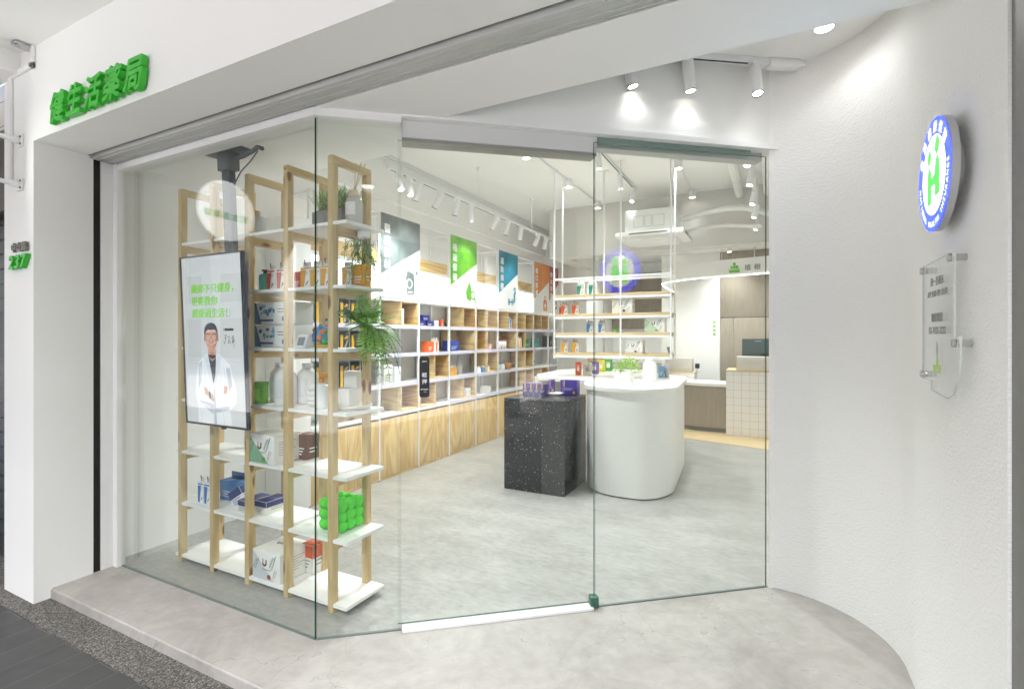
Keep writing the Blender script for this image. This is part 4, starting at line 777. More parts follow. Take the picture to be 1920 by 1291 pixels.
def leafbox(loc, rz, label, tint, w_, d, h, handle=True, stamp='#8c3a2c'):
    T = thing('gift_carton', label, 'gift box', loc, rz, 'white leaf patterned gift cartons')
    b = B().box(-w_ / 2, w_ / 2, -d / 2, d / 2, 0, h, 0, .002); f = FR((0, -d / 2, 0)); u = h
    b.flat([(-w_ / 2 + .002, .002), (w_ / 2 - w_ * .22, .002), (-w_ / 2 + .002, h - .002)], f, 1, .0005)
    leaves(b, f, -w_ * .36, h * .52, 6, u * .24, 75, 6, 3); leaves(b, f, w_ * .24, h * .66, 7, u * .3, 60, 9, 3); leaves(b, f, w_ * .30, h * .3, 5, u * .2, 20, 12, 3)
    b.ring(-w_ * .06, h * .60, u * .05, u * .115, f, 4, .0009, 14, R(180), R(360)).flat([(-w_ * .06 + u * .05, h * .60), (-w_ * .06 + u * .115, h * .60), (-w_ * .06 + u * .115, h * .72), (-w_ * .06 + u * .06, h * .72)], f, 4, .0009).flat([(-w_ * .06 - u * .115, h * .6), (-w_ * .06 - u * .05, h * .6), (-w_ * .06 - u * .05, h * .73), (-w_ * .06 - u * .10, h * .76)], f, 5, .0009)
    b.disc(w_ * .1, h * .15, u * .1, u * .085, f, 6, .0009, 14); bars(b, f, -w_ * .15, w_ * .18, h * .38, 1, 2, .01, h * .035)
    s_ = frame((w_ / 2, 0, 0), (0, 1, 0), (0, 0, 1)); bars(b, s_, -d * .35, d * .3, h * .75, 6, 2, h * .09, h * .02)
    b.build('box_shell', [col('#eeede9', .45, 0, .03), col(tint, .45, 0, .05), col('#9a9b98', .5), col('#3f5d4e', .5, 0, .2), col('#24262a', .5), col('#e08a3a', .5), col(stamp, .5, 0, .2)], T)
    if handle: B().tube([(-w_ * .2, 0, h - .002), (-w_ * .16, 0, h + .010), (w_ * .16, 0, h + .010), (w_ * .2, 0, h - .002)], .004, 8).build('handle', col('#8d8d89', .5), T)
    return T
def bottle(loc, label, prof, hue, cap=None, name='bottle', cat='bottle', group=None, lab=None, seg=24, sx=1, sy=1, rz=0):
    T = thing(name, label, cat, loc, rz, group); B().lathe(prof, seg=seg, sx=sx, sy=sy).build('body', hue if not isinstance(hue, str) else col(hue, .35, 0, .03), T)
    if cap: B().lathe(cap[0], seg=seg).build('cap', col(cap[1], .4, 0, .04), T)
    if lab:
        b = B(); r = lab[0] + .0006; n = 8
        for i in range(n):
            a, c = R(-140 + 100 * i / n), R(-140 + 100 * (i + 1) / n); b.poly([(r * cos(a) * sx, r * sin(a) * sy, lab[1]), (r * cos(c) * sx, r * sin(c) * sy, lab[1]), (r * cos(c) * sx, r * sin(c) * sy, lab[2]), (r * cos(a) * sx, r * sin(a) * sy, lab[2])], 0)
        b.build('label', col(lab[3], .5, 0, .15), T)
    return T
JUG = [(.058, 0), (.062, .006), (.062, .155), (.056, .18), (.03, .205), (.027, .21), (.027, .215)]
JCAP = ([(.031, .213), (.031, .236), (.028, .238), (.0, .238)], '#f2f1ee')
# --- plants
def blade(b, p, d, n, L, wd, m=0):
    q = d.cross(n).normalized() * wd; b.poly([p, p + d * L * .45 + q, p + d * L, p + d * L * .45 - q], m)
def fern(b, c, n, L, droop, seed, rise=.5, amin=0, amax=360):
    rnd = random.Random(seed)
    for i in range(n):
        az = R(rnd.uniform(amin, amax)); l = L * rnd.uniform(.6, 1.1); up = rnd.uniform(.1, rise) ; dr = droop * rnd.uniform(.6, 1.3); h = Vector((cos(az), sin(az), 0)); pts = []
        for k in range(15):
            t = k / 14; pts.append(Vector(c) + h * l * t * (1 - .25 * t) + Vector((0, 0, up * l * t * 1.6 - dr * l * t * t)))
        b.tube(pts[::2], .0012, 4, 1)
        for k in range(1, 15):
            p = pts[k]; d = (pts[k] - pts[k - 1]).normalized(); s_ = d.cross(Vector((0, 0, 1))).normalized(); w = .045 * sin(pi * (.12 + .86 * k / 15)) * (L / .25)
            for sg in (-1, 1):
                dd = (s_ * sg + d * .5 + Vector((0, 0, -.25))).normalized(); nn = dd.cross(d).normalized()
                for q in range(3):
                    blade(b, p + dd * w * q * .33, (dd * .5 + d * (.6 if q else .2) * (1 if q % 2 else -.4)).normalized(), nn, w * .5, w * .14)
                blade(b, p, dd, nn, w, w * .13)
T = thing('fern_plant', 'green hanging fern spilling over the shelf end beside the slate grey banner', 'plant', (-2.02, 2.12, 1.392))
b = B(); fern(b, (0, .02, .12), 22, .24, .55, 3, .8); fern(b, (.05, .0, .10), 12, .27, 1.05, 8, .4, -60, 60); b.build('fronds', [M['leaf'], col('#4a5a28', .6)], T)
B().lathe([(.05, 0), (.065, .075), (.06, .08), (.058, .07), (.0, .068)], (0, .02, 0), 20).build('pot', M['pot_concrete'], T)
T = thing('shelf_planter', 'grey concrete trough with needle leaved greenery on the top shelf', 'plant', (-2.21, 2.10, 2.062))
B().box(-.115, .115, -.06, .06, 0, .098, 0, .004).build('trough', M['pot_concrete'], T); B().box(-.10, .10, -.05, .05, .098, .104).build('soil', col('#8a5a3c', .9, 0, .3), T)
b = B(); rnd = random.Random(5)
for i in range(260):
    p = Vector((rnd.uniform(-.09, .10), rnd.uniform(-.045, .045), .10)); d = Vector((rnd.gauss(.1, .55), rnd.gauss(0, .45), rnd.uniform(.5, 1.3))).normalized(); L = rnd.uniform(.05, .14)
    b.tube([p, p + d * L], .0009, 3, 1)
    for k in range(9):
        q = p + d * L * (k + 1) / 9; e = (d + Vector((rnd.gauss(0, .6), rnd.gauss(0, .6), rnd.gauss(0, .5)))).normalized(); blade(b, q, e, Vector((rnd.random(), rnd.random(), 1)).normalized(), rnd.uniform(.02, .038), .003)
b.build('greenery', [M['leaf'], col('#4a5a28', .6)], T)
T = thing('trailing_plant', 'thin stemmed trailing plant hanging under the top shelf board', 'plant', (-2.02, 2.13, 1.998))
b = B(); rnd = random.Random(11)
for i in range(52):
    p = Vector((rnd.uniform(-.10, .07), rnd.uniform(-.06, .06), .0)); x, y = rnd.gauss(0, .05), rnd.gauss(0, .04); L = rnd.uniform(.12, .30); pts = [p + Vector((x * t, y * t, -L * t)) + Vector((rnd.gauss(0, .006), rnd.gauss(0, .006), 0)) for t in (0, .2, .4, .6, .8, 1.)]
    b.tube(pts, .001, 3, 1)
    for k in range(18):
        t = rnd.uniform(.05, 1.); q = p + Vector((x * t, y * t, -L * t)); e = Vector((rnd.gauss(0, 1), rnd.gauss(0, 1), rnd.gauss(-.5, .5))).normalized(); blade(b, q, e, Vector((rnd.random(), 1, rnd.random())).normalized(), rnd.uniform(.015, .03), .0028)
b.build('stems', [M['leaf_grey'], col('#6a7a48', .6)], T); B().lathe([(.02, .0), (.035, .01), (.038, .042), (.0, .042)], (0, 0, 0), 16).build('hanger_bowl', M['laminate'], T)
T = thing('counter_plant', 'small bright lime green plant in a white block pot on the counter', 'plant', (-1.31, 5.0, .993))
B().box(-.08, .08, -.06, .06, 0, .115, 0, .003).build('pot', M['solid'], T); b = B(); rnd = random.Random(2)
for i in range(420):
    d = Vector((rnd.gauss(0, .85), rnd.gauss(0, .6), rnd.uniform(-.05, 1.1))); d = d.normalized() * rnd.uniform(.05, .13); p = Vector((.04, 0, .115)) + Vector((d.x * 1.05, d.y, d.z * 1.25)); e = (d.normalized() + Vector((rnd.gauss(0, .6), rnd.gauss(0, .6), rnd.gauss(0, .4)))).normalized(); blade(b, p, e, Vector((rnd.random(), rnd.random(), 1)).normalized(), rnd.uniform(.018, .032), .008)
b.build('foliage', M['leaf_pale'], T)
# --- top shelf of the display shelf
T = bottle((-2.03, 2.07, 2.062), 'clear reed diffuser bottle with thin sticks on the top shelf', [(.044, 0), (.047, .008), (.047, .125), (.04, .145), (.03, .15)], col('#c9c8c0', .2, 0, .03), ([(.031, .148), (.031, .185), (.0, .187)], '#e3cdb9'), 'reed_diffuser', 'diffuser', lab=(.047, .05, .12, '#f4f3f0'))
b = B()
for i, (x, y) in enumerate(((.02, .0), (-.015, .01), (.03, .02), (.0, -.01), (.01, .02))): b.cyl((0, 0, .18), (x * 1.4 + .02, y, .335), .0018, 6)
b.build('reed', col('#d9bd8e', .6), T)
bottle((-2.88, 2.1, 2.062), 'pale grey canister with a wooden stopper on the top shelf', [(.058, 0), (.06, .006), (.06, .135), (.057, .14)], '#b9bbba', ([(.02, .14), (.022, .18), (.0, .182)], '#c79a66'), 'canister', 'canister')
# --- second board: packs
bottle((-2.705, 2.03, 1.727), 'teal pump bottle on the pack shelf behind the screen edge', [(.034, 0), (.036, .004), (.036, .09), (.03, .10), (.012, .105)], '#2f9f8c', ([(.012, .104), (.012, .118), (.02, .12), (.02, .128), (.0, .13)], '#2c2d30'), 'pump_bottle', 'bottle')
for x, lb, hue in ((-2.622, 'red and white pack, next to the teal pump bottle', '#c9402f'), (-2.535, 'red and white pack between teal bottle and wooden leg', '#d24a34')): pack((x, 2.02, 1.727), 0, lb, hue, h=.148, letter=True, w_=.068)
carton((-2.46, 2.08, 1.727), 0, 'plain red pack half hidden by a wooden leg', '#c4503c', .06, .05, .105)
for k, x in enumerate((-2.335, -2.255, -2.175, -2.12)): pack((x, 2.02 + (.10 if k == 3 else 0), 1.727), 0, 'yellow and white knee support pack, %s from the red packs' % ords[k], '#e2a318', h=.148, w_=.072)
carton((-2.02, 2.12, 1.727), 0, 'large amber yellow pack at the end of the pack shelf', '#dfa43c', .085, .05, .125)
# --- third board: wipes, clock, ball
for z, lb in ((1.392, 'lower blue and white tissue carton on the screen shelf'), (1.527, 'upper blue and white tissue carton on the screen shelf')):
    T = thing('tissue_carton', lb, 'carton', (-2.635, 2.1, z), 0, 'stacked tissue cartons'); b = B().box(-.165, .165, -.08, .08, 0, .131, 0, .002); f = FR((0, -.08, 0))
    b.flat([(-.16, .002), (-.09, .002), (-.14, .129), (-.16, .129)], f, 1, .0006); rnd = random.Random(int(z * 100))
    for i in range(9): x = rnd.uniform(-.10, .02); zz_ = rnd.uniform(.06, .11); b.disc(x, zz_, rnd.uniform(.008, .02), rnd.uniform(.008, .014), f, (1, 2)[i % 2], .0007 + .0001 * i, 10)
    bars(b, f, -.12, .02, .024, 1, 3, .01, .012); bars(b, f, .05, .15, .09, 2, 4, .016, .005); b.flat([(.09, .02), (.115, .02), (.115, .045), (.09, .045)], f, 3, .0007)
    b.build('shell', [col('#eef1f2', .45), col('#3f7fae', .45, 0, .15), col('#7fc0d8', .45, 0, .1), col('#2b4f86', .5), col('#6d7275', .5)], T); B().box(-.08, .08, -.035, .035, .131, .1325).build('lid_flap', col('#dfe5e8', .5), T)
T = thing('desk_clock', 'small white wedge device with grey display on the tissue shelf', 'device', (-2.325, 1.99, 1.392)); b = B(); b.prism([(-.03, 0), (.03, 0), (.015, .075), (-.005, .075)], -.04, .04, 0, frame((0, 0, 0), (0, 1, 0), (0, 0, 1))); b.build('housing', M['white'], T)
b = B(); m2 = Matrix(((1, 0, 0, 0), (0, .316, .949, -.0225), (0, .949, -.316, .027), (0, 0, 0, 1))); b.flat([(-.026, -.012), (.026, -.012), (.026, .036), (-.026, .036)], Matrix(((1, 0, 0, 0), (0, .32, 0, -.0265), (0, .95, 0, .025), (0, 0, 0, 1)))); b.build('display', col('#8b8e8d', .4), T)
T = thing('toy_ball', 'multicoloured knobbly ball on the tissue shelf behind the glass corner', 'ball', (-2.255, 2.06, 1.46)); b = B().ball((0, 0, 0), .056, 3, 18); hs = 0; rnd = random.Random(4)
for i in range(26):
    a, z = i * 2.4, -1 + 2 * (i + .5) / 26; r = math.sqrt(1 - z * z); b.ball((.05 * r * cos(a), .05 * r * sin(a), .05 * z), .017, i % 4, 8)
b.build('knob_shell', [col('#d8402c', .4), col('#34b84e', .4), col('#ef8b2c', .4), col('#5a8fc0', .4)], T); B().lathe([(.045, -.066), (.045, -.052), (.03, -.05), (.0, -.05)], seg=20).build('ring_base', col('#e6c81e', .4), T)
T = thing('picture_frame', 'small dark framed certificate behind the knobbly ball', 'frame', (-2.35, 2.2, 1.392)); B().box(-.05, .05, 0, .012, 0, .17, 0, .002).build('border', col('#5a3a30', .5), T); B().box(-.04, .04, -.002, .0005, .012, .158).build('sheet', col('#e9e6df', .5), T)
# --- fourth board
bottle((-2.74, 2.02, 1.057), 'green lidded tub beside the white bottles', [(.044, 0), (.046, .005), (.046, .10), (.05, .104), (.05, .125), (.0, .127)], '#69a63f', None, 'tub', 'tub', lab=(.046, .02, .09, '#8ac057'))
for k, (x, y, lb) in enumerate(((-2.71, 2.14, 'large white bottle behind the green tub'), (-2.54, 2.04, 'large white bottle in front, middle of three'), (-2.485, 2.15, 'large white bottle nearest the glass corner'))): bottle((x, y, 1.057), lb, JUG, '#ecebe7', JCAP, 'white_bottle', 'bottle', 'three large white bottles', (.062, .04, .15, '#e0e3e4'))
T = thing('folded_cloth_pack', 'pale folded cotton pack on the tray shelf', 'cotton pack', (-2.31, 2.10, 1.057)); b = B()
for i in range(4): b.box(-.065, .065, -.05, .05, .001 + i * .03, .028 + i * .03, 0, .010)
b.build('fold_stack', col('#eceae6', .7), T)
T = thing('serving_tray', 'oval pale tray with a grey rim on the tray shelf', 'tray', (-2.075, 2.09, 1.057)); b = B().lathe([(.001, .004), (.10, .004), (.115, .022), (.118, .021), (.104, .0), (.001, .0)], seg=32, sx=1, sy=.95); b.build('dish', col('#d9d4c8', .35, .2), T)
T = thing('display_stand', 'white stepped acrylic display stand on the tray shelf', 'display stand', (-2.16, 2.15, 1.057)); B().box(-.05, .05, -.04, .06, 0, .10, 0, .003).box(-.05, .05, .02, .06, .1005, .20, 0, .003).build('block', M['solid'], T)
T = thing('spray_bottle', 'white spray bottle with amber collar beside the folded cotton pack', 'spray bottle', (-2.235, 2.03, 1.057)); B().lathe([(.03, 0), (.032, .005), (.032, .11), (.014, .14)], seg=18).build('body', col('#eef0f0', .3), T); B().lathe([(.016, .139), (.018, .165), (.012, .17)], seg=16).box(-.01, .05, -.01, .01, .17, .195, 0, .003).build('trigger', col('#d9962e', .4), T)
# --- fifth board
leafbox((-2.63, 2.04, .722), 0, 'leaf patterned gift carton with green corner beside the screen bottom', '#7fae8c', .225, .19, .165, False, '#5f9a3a')
carton((-2.50, 2.165, .722), 0, 'brown wood patterned carton behind the green cornered gift carton', '#6d4a3a', .10, .10, .145)
T = thing('clipped_plant', 'small round pot of bright green leaves behind the screen bottom', 'plant', (-2.74, 2.17, .722)); B().lathe([(.03, 0), (.042, .07), (.0, .068)], seg=16).build('pot', M['solid'], T); b = B(); rnd = random.Random(9)
for i in range(260):
    d = Vector((rnd.gauss(0, 1), rnd.gauss(0, 1), rnd.uniform(-.1, 1.))).normalized() * rnd.uniform(.02, .075); blade(b, Vector((0, 0, .085)) + d, (d.normalized() + Vector((rnd.gauss(0, .5), rnd.gauss(0, .5), .2))).normalized(), Vector((rnd.random(), rnd.random(), 1)).normalized(), .02, .005)
b.build('foliage', M['leaf_pale'], T)
# --- sixth board
for x, lb in ((-3.268, 'slim blue and white pack nearest the left window post'), (-3.20, 'slim blue and white pack beside a wooden leg')): pack((x, 2.0, .388), 0, lb.replace('left ', ''), '#2f78c2', h=.16, w_=.055)
T = carton((-3.15, 2.14, .388), R(0), 'blue and grey box with folded up lid on a low shelf', '#4677ad', .17, .10, .125, marks='#c7d2dc'); B().box(-.08, .08, .03, .034, .126, .165).build('flap', col('#3f6ea6', .45), T)
carton((-2.965, 2.06, .395), R(8), 'white and navy carton leaning on its edge', '#e6e8ec', .11, .03, .11, marks='#6b7396', band='#3a4378', tilt=(R(0), R(-32)))
for k, (x, y, lb) in enumerate(((-2.84, 2.06, 'navy topped white carton with the leaning carton beside it'), (-2.735, 2.10, 'navy topped white carton nearer the glass corner'))): carton((x, y, .388), 0, lb, '#e4e2da', .10, .16, .075, marks='#8f917d', band='#343a72')
T = thing('green_ball_stack', 'bright green stack of small fuzzy balls on a low shelf', 'ball stack', (-2.145, 2.09, .388)); b = B()
for i in range(3):
    for j in range(3):
        for k in range(3): b.ball(((i - 1) * .060, (j - 1) * .060, .033 + k * .054), .034, 0, 16)
a_ = N('fuzzy_green'); f = a_.noise(a_.co(), 260, 3); a_.l(a_.mix(f, S('#3fcf28'), S('#72ee58')), a_.p.inputs['Base Color']); a_.set(Roughness=.9); a_.bump(f, .6, .004); b.build('ball_cluster', a_.m, T)
# --- lowest board
leafbox((-2.585, 2.055, .052), 0, 'leaf patterned gift carton with dark red fruit on the lowest shelf', '#c9ccd0', .235, .22, .165, True)
carton((-2.455, 2.165, .052), 0, 'white carton with orange top behind the lowest gift carton', '#e6e4df', .10, .09, .165, band='#d8643a', marks='#9a9b98')
# ------------------------------------------------------------------ goods in the wall shelving (facing the shop)
RX = R(90); XG = -3.57
def wall_pos(y, k, dx=0): return (XG + dx, y, RZ[k] + .002)
bottle(wall_pos(4.30, 3), 'tall white canister inside the top cube under the slate grey banner', [(.05, 0), (.052, .01), (.052, .17), (.05, .18)], '#e6e4e0', None, 'canister', 'canister')
carton((XG, 4.06, RZ[1] + .002), RX, 'tall white box with green mark under the slate grey banner', '#e8e6e2', .13, .12, .20, marks='#8f9a4a')
carton((XG, 4.22, RZ[1] + .002), RX, 'smaller white box beside the tall white box', '#eceae7', .10, .10, .17)
for y, z, lb in ((4.64, 0, 'first navy carton on the shelf beside the slate grey banner'), (4.80, 0, 'second navy carton on the shelf beside the slate grey banner'), (4.715, .064, 'navy carton on top of the two navy cartons')): carton((XG, y, RZ[3] + .002 + z), RX, lb, '#2f3277', .13, .10, .062, marks='#d9dbe8')
bottle(wall_pos(4.97, 3), 'small white cup beside the navy cartons', [(.03, 0), (.034, .07), (.03, .07)], '#efede9', None, 'cup', 'cup')
carton((XG, 5.08, RZ[3] + .002), RX, 'tiny coral red box beside the white cup', '#e0603f', .04, .04, .085)
carton((XG, 4.80, RZ[2] + .002), RX, 'plain orange carton, end of the orange row', '#e4672f', .10, .10, .125)
for y, lb in ((4.88, 'orange and white pack, first in the orange row'), (4.95, 'orange and white pack, second in the orange row')): pack((XG + .02, y, RZ[2] + .002), RX, lb, '#ee6a23', h=.165, w_=.062)
carton((XG, 5.29, RZ[2] + .002), RX, 'deep blue carton on the shelf under the green banner', '#2c3f96', .20, .12, .13, marks='#c9d2ea')
for k in range(3): pack((XG, 5.22 + k * .075, RZ[1] + .002), RX, 'amber pack under the green banner, %s in its row' % ords[k], '#e2a02c', '#e2a83c', h=.13, w_=.07)
bottle((XG - .02, 5.53, RZ[1] + .002), 'grey oval paddle leaning behind the amber packs', [(.001, 0), (.05, .03), (.075, .13), (.06, .22), (.001, .26)], '#a8a49c', None, 'paddle', 'paddle', sx=.25)
for k, (y, h_, lb) in enumerate(((5.95, '#efedea', 'white glass jar'), (6.08, '#5f8fbf', 'small blue jar'), (6.20, '#e8e4dc', 'cream jar'))): bottle(wall_pos(y, 1), lb + ' on the shelf between the green and blue banners', [(.035, 0), (.038, .008), (.038, .06), (.03, .068)], h_, ([(.032, .067), (.032, .085), (.0, .086)], '#d9d6d0'), 'jar', 'jar')
carton((XG, 6.25, RZ[2] + .002), RX, 'small pink box on the shelf beside the blue banner', '#e0a9b4', .07, .06, .075)
for k in range(3): bottle(wall_pos(6.48 + k * .085, 2, .03), 'red topped white can, %s in the row under the blue banner' % ords[k], [(.036, 0), (.036, .125)], '#efece8', ([(.038, .118), (.038, .135), (.0, .136)], '#b32836'), 'tin_can', 'can', lab=(.036, .004, .02, '#b32836'))
for k in range(2): pack((XG, 6.83 + k * .075, RZ[3] + .02), RX, 'blue and white pack, %s in the cube under the blue banner' % ords[k], '#3f6fc0', h=.17, w_=.062)
for k in range(2): bottle(wall_pos(6.5 + k * .14, 1), ('teal lidded glass jar' if k == 0 else 'pale glass jar') + ' low under the blue banner', [(.04, 0), (.045, .01), (.045, .08), (.035, .09)], '#9fb8b0' if k == 0 else '#d5d9d5', ([(.036, .089), (.036, .105), (.0, .106)], '#48766c'), 'jar', 'jar')
bottle(wall_pos(6.8, 1), 'round brown basket low under the blue banner', [(.05, 0), (.07, .03), (.07, .09), (.06, .10)], '#a9773f', None, 'basket', 'basket')
for k in range(3): pack((XG + .03, 7.06 + k * .07, RZ[2] + .02), RX, 'yellow and white pack, %s in the cube beside the orange banner' % ords[k], '#eda91f', h=.16, w_=.058)
for k in range(3): carton((XG, 7.34 + k * .075, RZ[2] + .002), RX, 'dark green carton, %s of the row beside the orange banner' % ords[k], '#2f7a56', .065, .06, .14)
for k in range(4): bottle(wall_pos(7.70 + k * .09, 2), 'thin green tube, %s of four under the orange banner' % ords[k], [(.022, 0), (.025, .03), (.012, .13), (.02, .15)], '#5f9a86', None, 'cream_tube', 'tube', seg=14)
bottle(wall_pos(7.75, 1), 'dark blue sunglasses stand under the orange banner', [(.03, 0), (.03, .008), (.008, .012), (.008, .06), (.03, .07), (.03, .085)], '#4d5570', None, 'stand', 'stand', seg=12)
for k in range(2): carton((XG - .03, 8.36 + k * .13, RZ[2] + .002), RX, 'tall black box, %s under the brick red banner' % ords[k], '#2f3134', .09, .10, .20)
carton((XG, 5.62, RZ[0] + .002), RX, 'pale grey box low under the green banner', '#d5d2cc', .12, .10, .12); carton((XG, 6.15, RZ[0] + .002), RX, 'pale grey box low between green and blue banners', '#dcdad4', .14, .10, .10); carton((XG, 7.8, RZ[0] + .002), RX, 'cream box low under the orange banner', '#e3dccd', .14, .10, .12)
# hanging braces on pegs in the bay nearest the window
PEG = thing('peg_panel', 'white peg panel of wire hooks in the bay nearest the window', 'peg panel', (-3.72, 3.5, 1.1)); B().box(-3.765, -3.755, 3.10, 3.88, .98, 1.84).world(PEG).build('board', M['white'], PEG)
for r_, z in enumerate((1.80, 1.50, 1.21)):
    for k in range(5):
        y = 3.22 + k * .14; B().tube([(-3.755, y, z + .012), (-3.53, y, z + .012), (-3.515, y, z + .03)], .003, 6).world(PEG).build('peg', M['chrome'], PEG)
        T = thing('brace_pack', '%s black and yellow brace pack on the %s row of pegs' % (ords[k], ('top', 'middle', 'low')[r_]), 'brace pack', (-3.56, y, z - .225), RX, 'brace packs hanging on pegs')
        b = B().box(-.055, .055, -.008, .008, 0, .235, 0, .002); f = FR((0, -.0085, 0)); b.flat([(-.054, .0), (-.02, .0), (-.02, .20), (-.054, .20)], f, 1, .0006).flat([(-.015, .02), (.0, .10), (.035, .16), (.05, .15), (.02, .09), (.01, .02)], f, 2, .0006).flat([(-.01, .16), (.02, .19), (.05, .185), (.03, .165)], f, 1, .0008).line([(.005, .03), (.02, .10), (.04, .15)], .004, f, 3, .0009)
        b.build('card', [col('#2b2c2e', .4), col('#e3b21f', .4), col('#8e9296', .4), col('#c9502f', .4)], T)
T = thing('white_pillar', 'white square pillar beside the wall shelving behind the wooden shelf', 'pillar', (-3.6, 2.95, 0)); B().box(-3.795, -3.48, 2.85, 3.03, .003, 2.45, 0, .002).world(T).build('shaft', M['inner_wall'], T)
# ------------------------------------------------------------------ goods on the hanging shelf
YH = 5.70
for x, lb in ((-2.0, 'teal and white pack farther from the glass door edge, top hanging board'), (-1.856, 'teal and white pack by the glass door edge, top hanging board')): pack((x, YH, HZ[3] + .001), 0, lb, '#2c9488', h=.155, w_=.085, d=.05)
pack((-2.285 + .03, YH + .02, HZ[2] + .001), 0, 'dark red pack at the end of the second hanging board', '#a8323c', h=.12, w_=.05)
for x, lb in ((-2.205, 'orange pack beside the dark red pack on the hanging shelf'), (-2.065, 'orange pack standing apart on the second hanging board')): pack((x, YH, HZ[2] + .001), 0, lb, '#ee6430', h=.148, w_=.085)
for x, lb in ((-1.888, 'sky blue pack cut by the glass door edge on the third hanging board'), (-1.746, 'sky blue pack standing clear on the third hanging board')): pack((x, YH, HZ[1] + .001), 0, lb, '#3f87cf', h=.14, w_=.078)
for x, lb in ((-2.205, 'golden yellow pack nearest the end of the lowest hanging board'), (-2.065, 'golden yellow pack, second on the lowest hanging board')): pack((x, YH, HZ[0] + .001), 0, lb, '#edb02a', h=.15, w_=.085)
carton((-1.574, YH, HZ[1] + .001), 0, 'small flat green box on the third hanging board', '#5fae3e', .055, .06, .04)
leafbox((-1.495, YH, HZ[2] + .001), 0, 'leaf patterned gift carton on the second hanging board', '#e3dccb', .23, .13, .165, False)
leafbox((-1.135, YH, HZ[1] + .001), 0, 'leaf patterned gift carton on the third hanging board with pale green corner', '#b9cfb4', .215, .13, .16, False, '#6fa860')
leafbox((-1.36, YH, HZ[0] + .001), 0, 'leaf patterned gift carton on the lowest hanging board above the plant', '#dcdcda', .19, .13, .15, False)
# ------------------------------------------------------------------ goods on the counter and the plinth
ZC = .993
for (x, y, hue, lb) in ((-2.09, 5.86, '#e8582a', 'orange red'), (-1.975, 5.86, '#d9d6d0', 'silver grey'), (-1.96, 6.09, '#7d5fae', 'purple'), (-2.0, 6.5, '#d9cf1c', 'yellow'), (-1.98, 6.76, '#3f9f3a', 'green')):
    T = thing('pouch', lb + ' stand up pouch in the row on the counter', 'pouch', (x, y, ZC), R(12)); W = .11 if hue != '#e8582a' else .075; b = B()
    rows = [[b.b.verts.new((sx_ * W / 2 * (1 - .04 * t), d * (.035 * (1 - t) ** .7), .155 * t)) for sx_, d in ((-1, 0), (-.5, -1), (.5, -1), (1, 0), (.5, 1), (-.5, 1))] for t in (0, .25, .5, .75, .93, 1.)]
    for a, c in zip(rows, rows[1:]):
        for k in range(6): b.f([a[k], a[(k + 1) % 6], c[(k + 1) % 6], c[k]], 0)
    b.f(rows[0][::-1], 0); f = FR((0, -.034, 0)); b.build('bag', [col(hue, .35, 0, .08)], T)
    b = B(); f = Matrix.Translation((0, -.0352, 0)) @ Matrix.Rotation(R(-10), 4, 'X') @ FR((0, 0, 0)); b.flat([(-W * .2, .05), (W * .2, .05), (W * .2, .10), (-W * .2, .10)], f, 0, .004); bars(b, f, -W * .3, W * .3, .12, 2, 0, .01, .004, .006); b.build('label', col('#f0eee8', .5) if hue != '#d9d6d0' else col('#9a9894', .5), T)
bottle((-1.14, 5.42, ZC), 'tall plain white bottle beside the bright green counter plant', [(.068, 0), (.072, .006), (.072, .15), (.066, .18), (.045, .205), (.042, .21)], '#f1f0ed', ([(.046, .208), (.046, .236), (.042, .24), (.0, .24)], '#f4f3f1'), 'white_bottle', 'bottle')
carton((-1.12, 5.92, ZC), R(20), 'small blue box behind the tall white counter bottle', '#6fa0cf', .06, .06, .13); bottle((-1.06, 5.95, ZC), 'clear grey tumbler beside the blue box on the counter', [(.026, 0), (.03, .16), (.027, .16)], '#aab0b6', None, 'tumbler', 'tumbler')
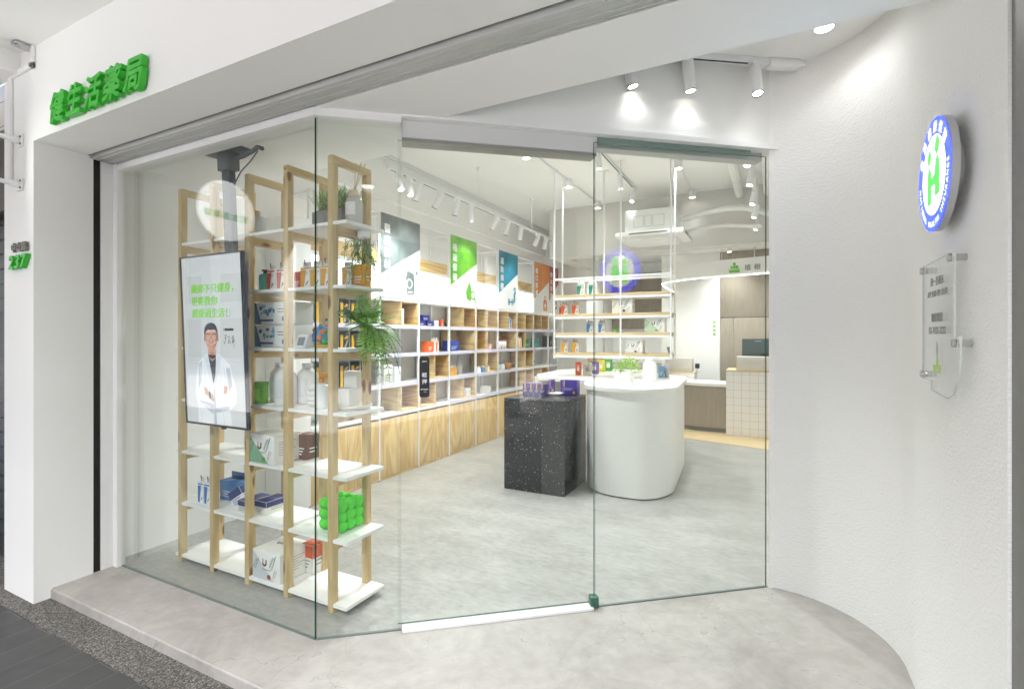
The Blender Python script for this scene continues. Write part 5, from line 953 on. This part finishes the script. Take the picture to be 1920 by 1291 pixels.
for k, (x, y) in enumerate(((-1.22, 4.87), (-1.18, 4.92), (-1.14, 4.86), (-1.19, 4.80))):
    T = thing('card_figure', 'tiny white card figure with dark dots before the counter plant', 'figurine', (x, y, ZC), group='tiny white card figures'); B().lathe([(.014, 0), (.013, .02), (.007, .035), (.010, .045), (.0, .055)], seg=10).build('body', M['solid'], T); B().ball((0, -.010, .043), .0025, 0, 6).build('dot', M['black'], T)
for k in range(4):
    T = thing('purple_carton', 'deep purple carton, %s in the row of four on the black plinth' % ords[k], 'carton', (-2.155 + k * .062, 4.545, .8735), 0, 'purple cartons in a row'); b = B().box(-.029, .029, -.05, .05, 0, .125, 0, .0015); f = FR((0, -.05, 0)); b.flat([(-.008, .07), (.004, .07), (.004, .125), (-.008, .125)], f, 1, .0006); bars(b, f, -.02, .02, .06, 2, 2, .012, .004)
    b.disc(.0, .03, .012, .012, frame((.029, .02, 0), (0, 1, 0), (0, 0, 1)), 1, .0006, 12); b.build('box_shell', [col('#3b2d78', .35), col('#d9a43a', .4), col('#c9c4de', .5)], T)
T = thing('white_slab', 'thin white display slab on the black plinth under a purple carton', 'slab', (-1.95, 4.70, .8735)); B().box(-.10, .10, -.055, .055, .012, .026, 0, .002).build('top', M['solid'], T); B().box(-.07, .07, -.04, .04, 0, .012).build('foot', M['solid'], T)
for x, y, w_, d, h, z, lb in ((-1.965, 4.72, .05, .05, .125, .9, 'small purple carton standing on the white slab'), (-1.80, 4.80, .17, .10, .15, .8735, 'large purple carton behind the white slab')):
    T = thing('purple_carton', lb, 'carton', (x, y, z)); b = B().box(-w_ / 2, w_ / 2, -d / 2, d / 2, 0, h, 0, .0015); f = FR((0, -d / 2, 0)); b.flat([(-w_ * .3, h * .55), (-w_ * .3 + .012, h * .55), (-w_ * .3 + .012, h), (-w_ * .3, h)], f, 1, .0006); bars(b, f, -w_ * .3, w_ * .3, h * .45, 2, 2, .012, .004); b.disc(w_ * .34, h * .18, .012, .014, f, 1, .0006, 12)
    b.build('box_shell', [col('#4a3a92', .35), col('#d9a43a', .4), col('#c9c4de', .5)], T)
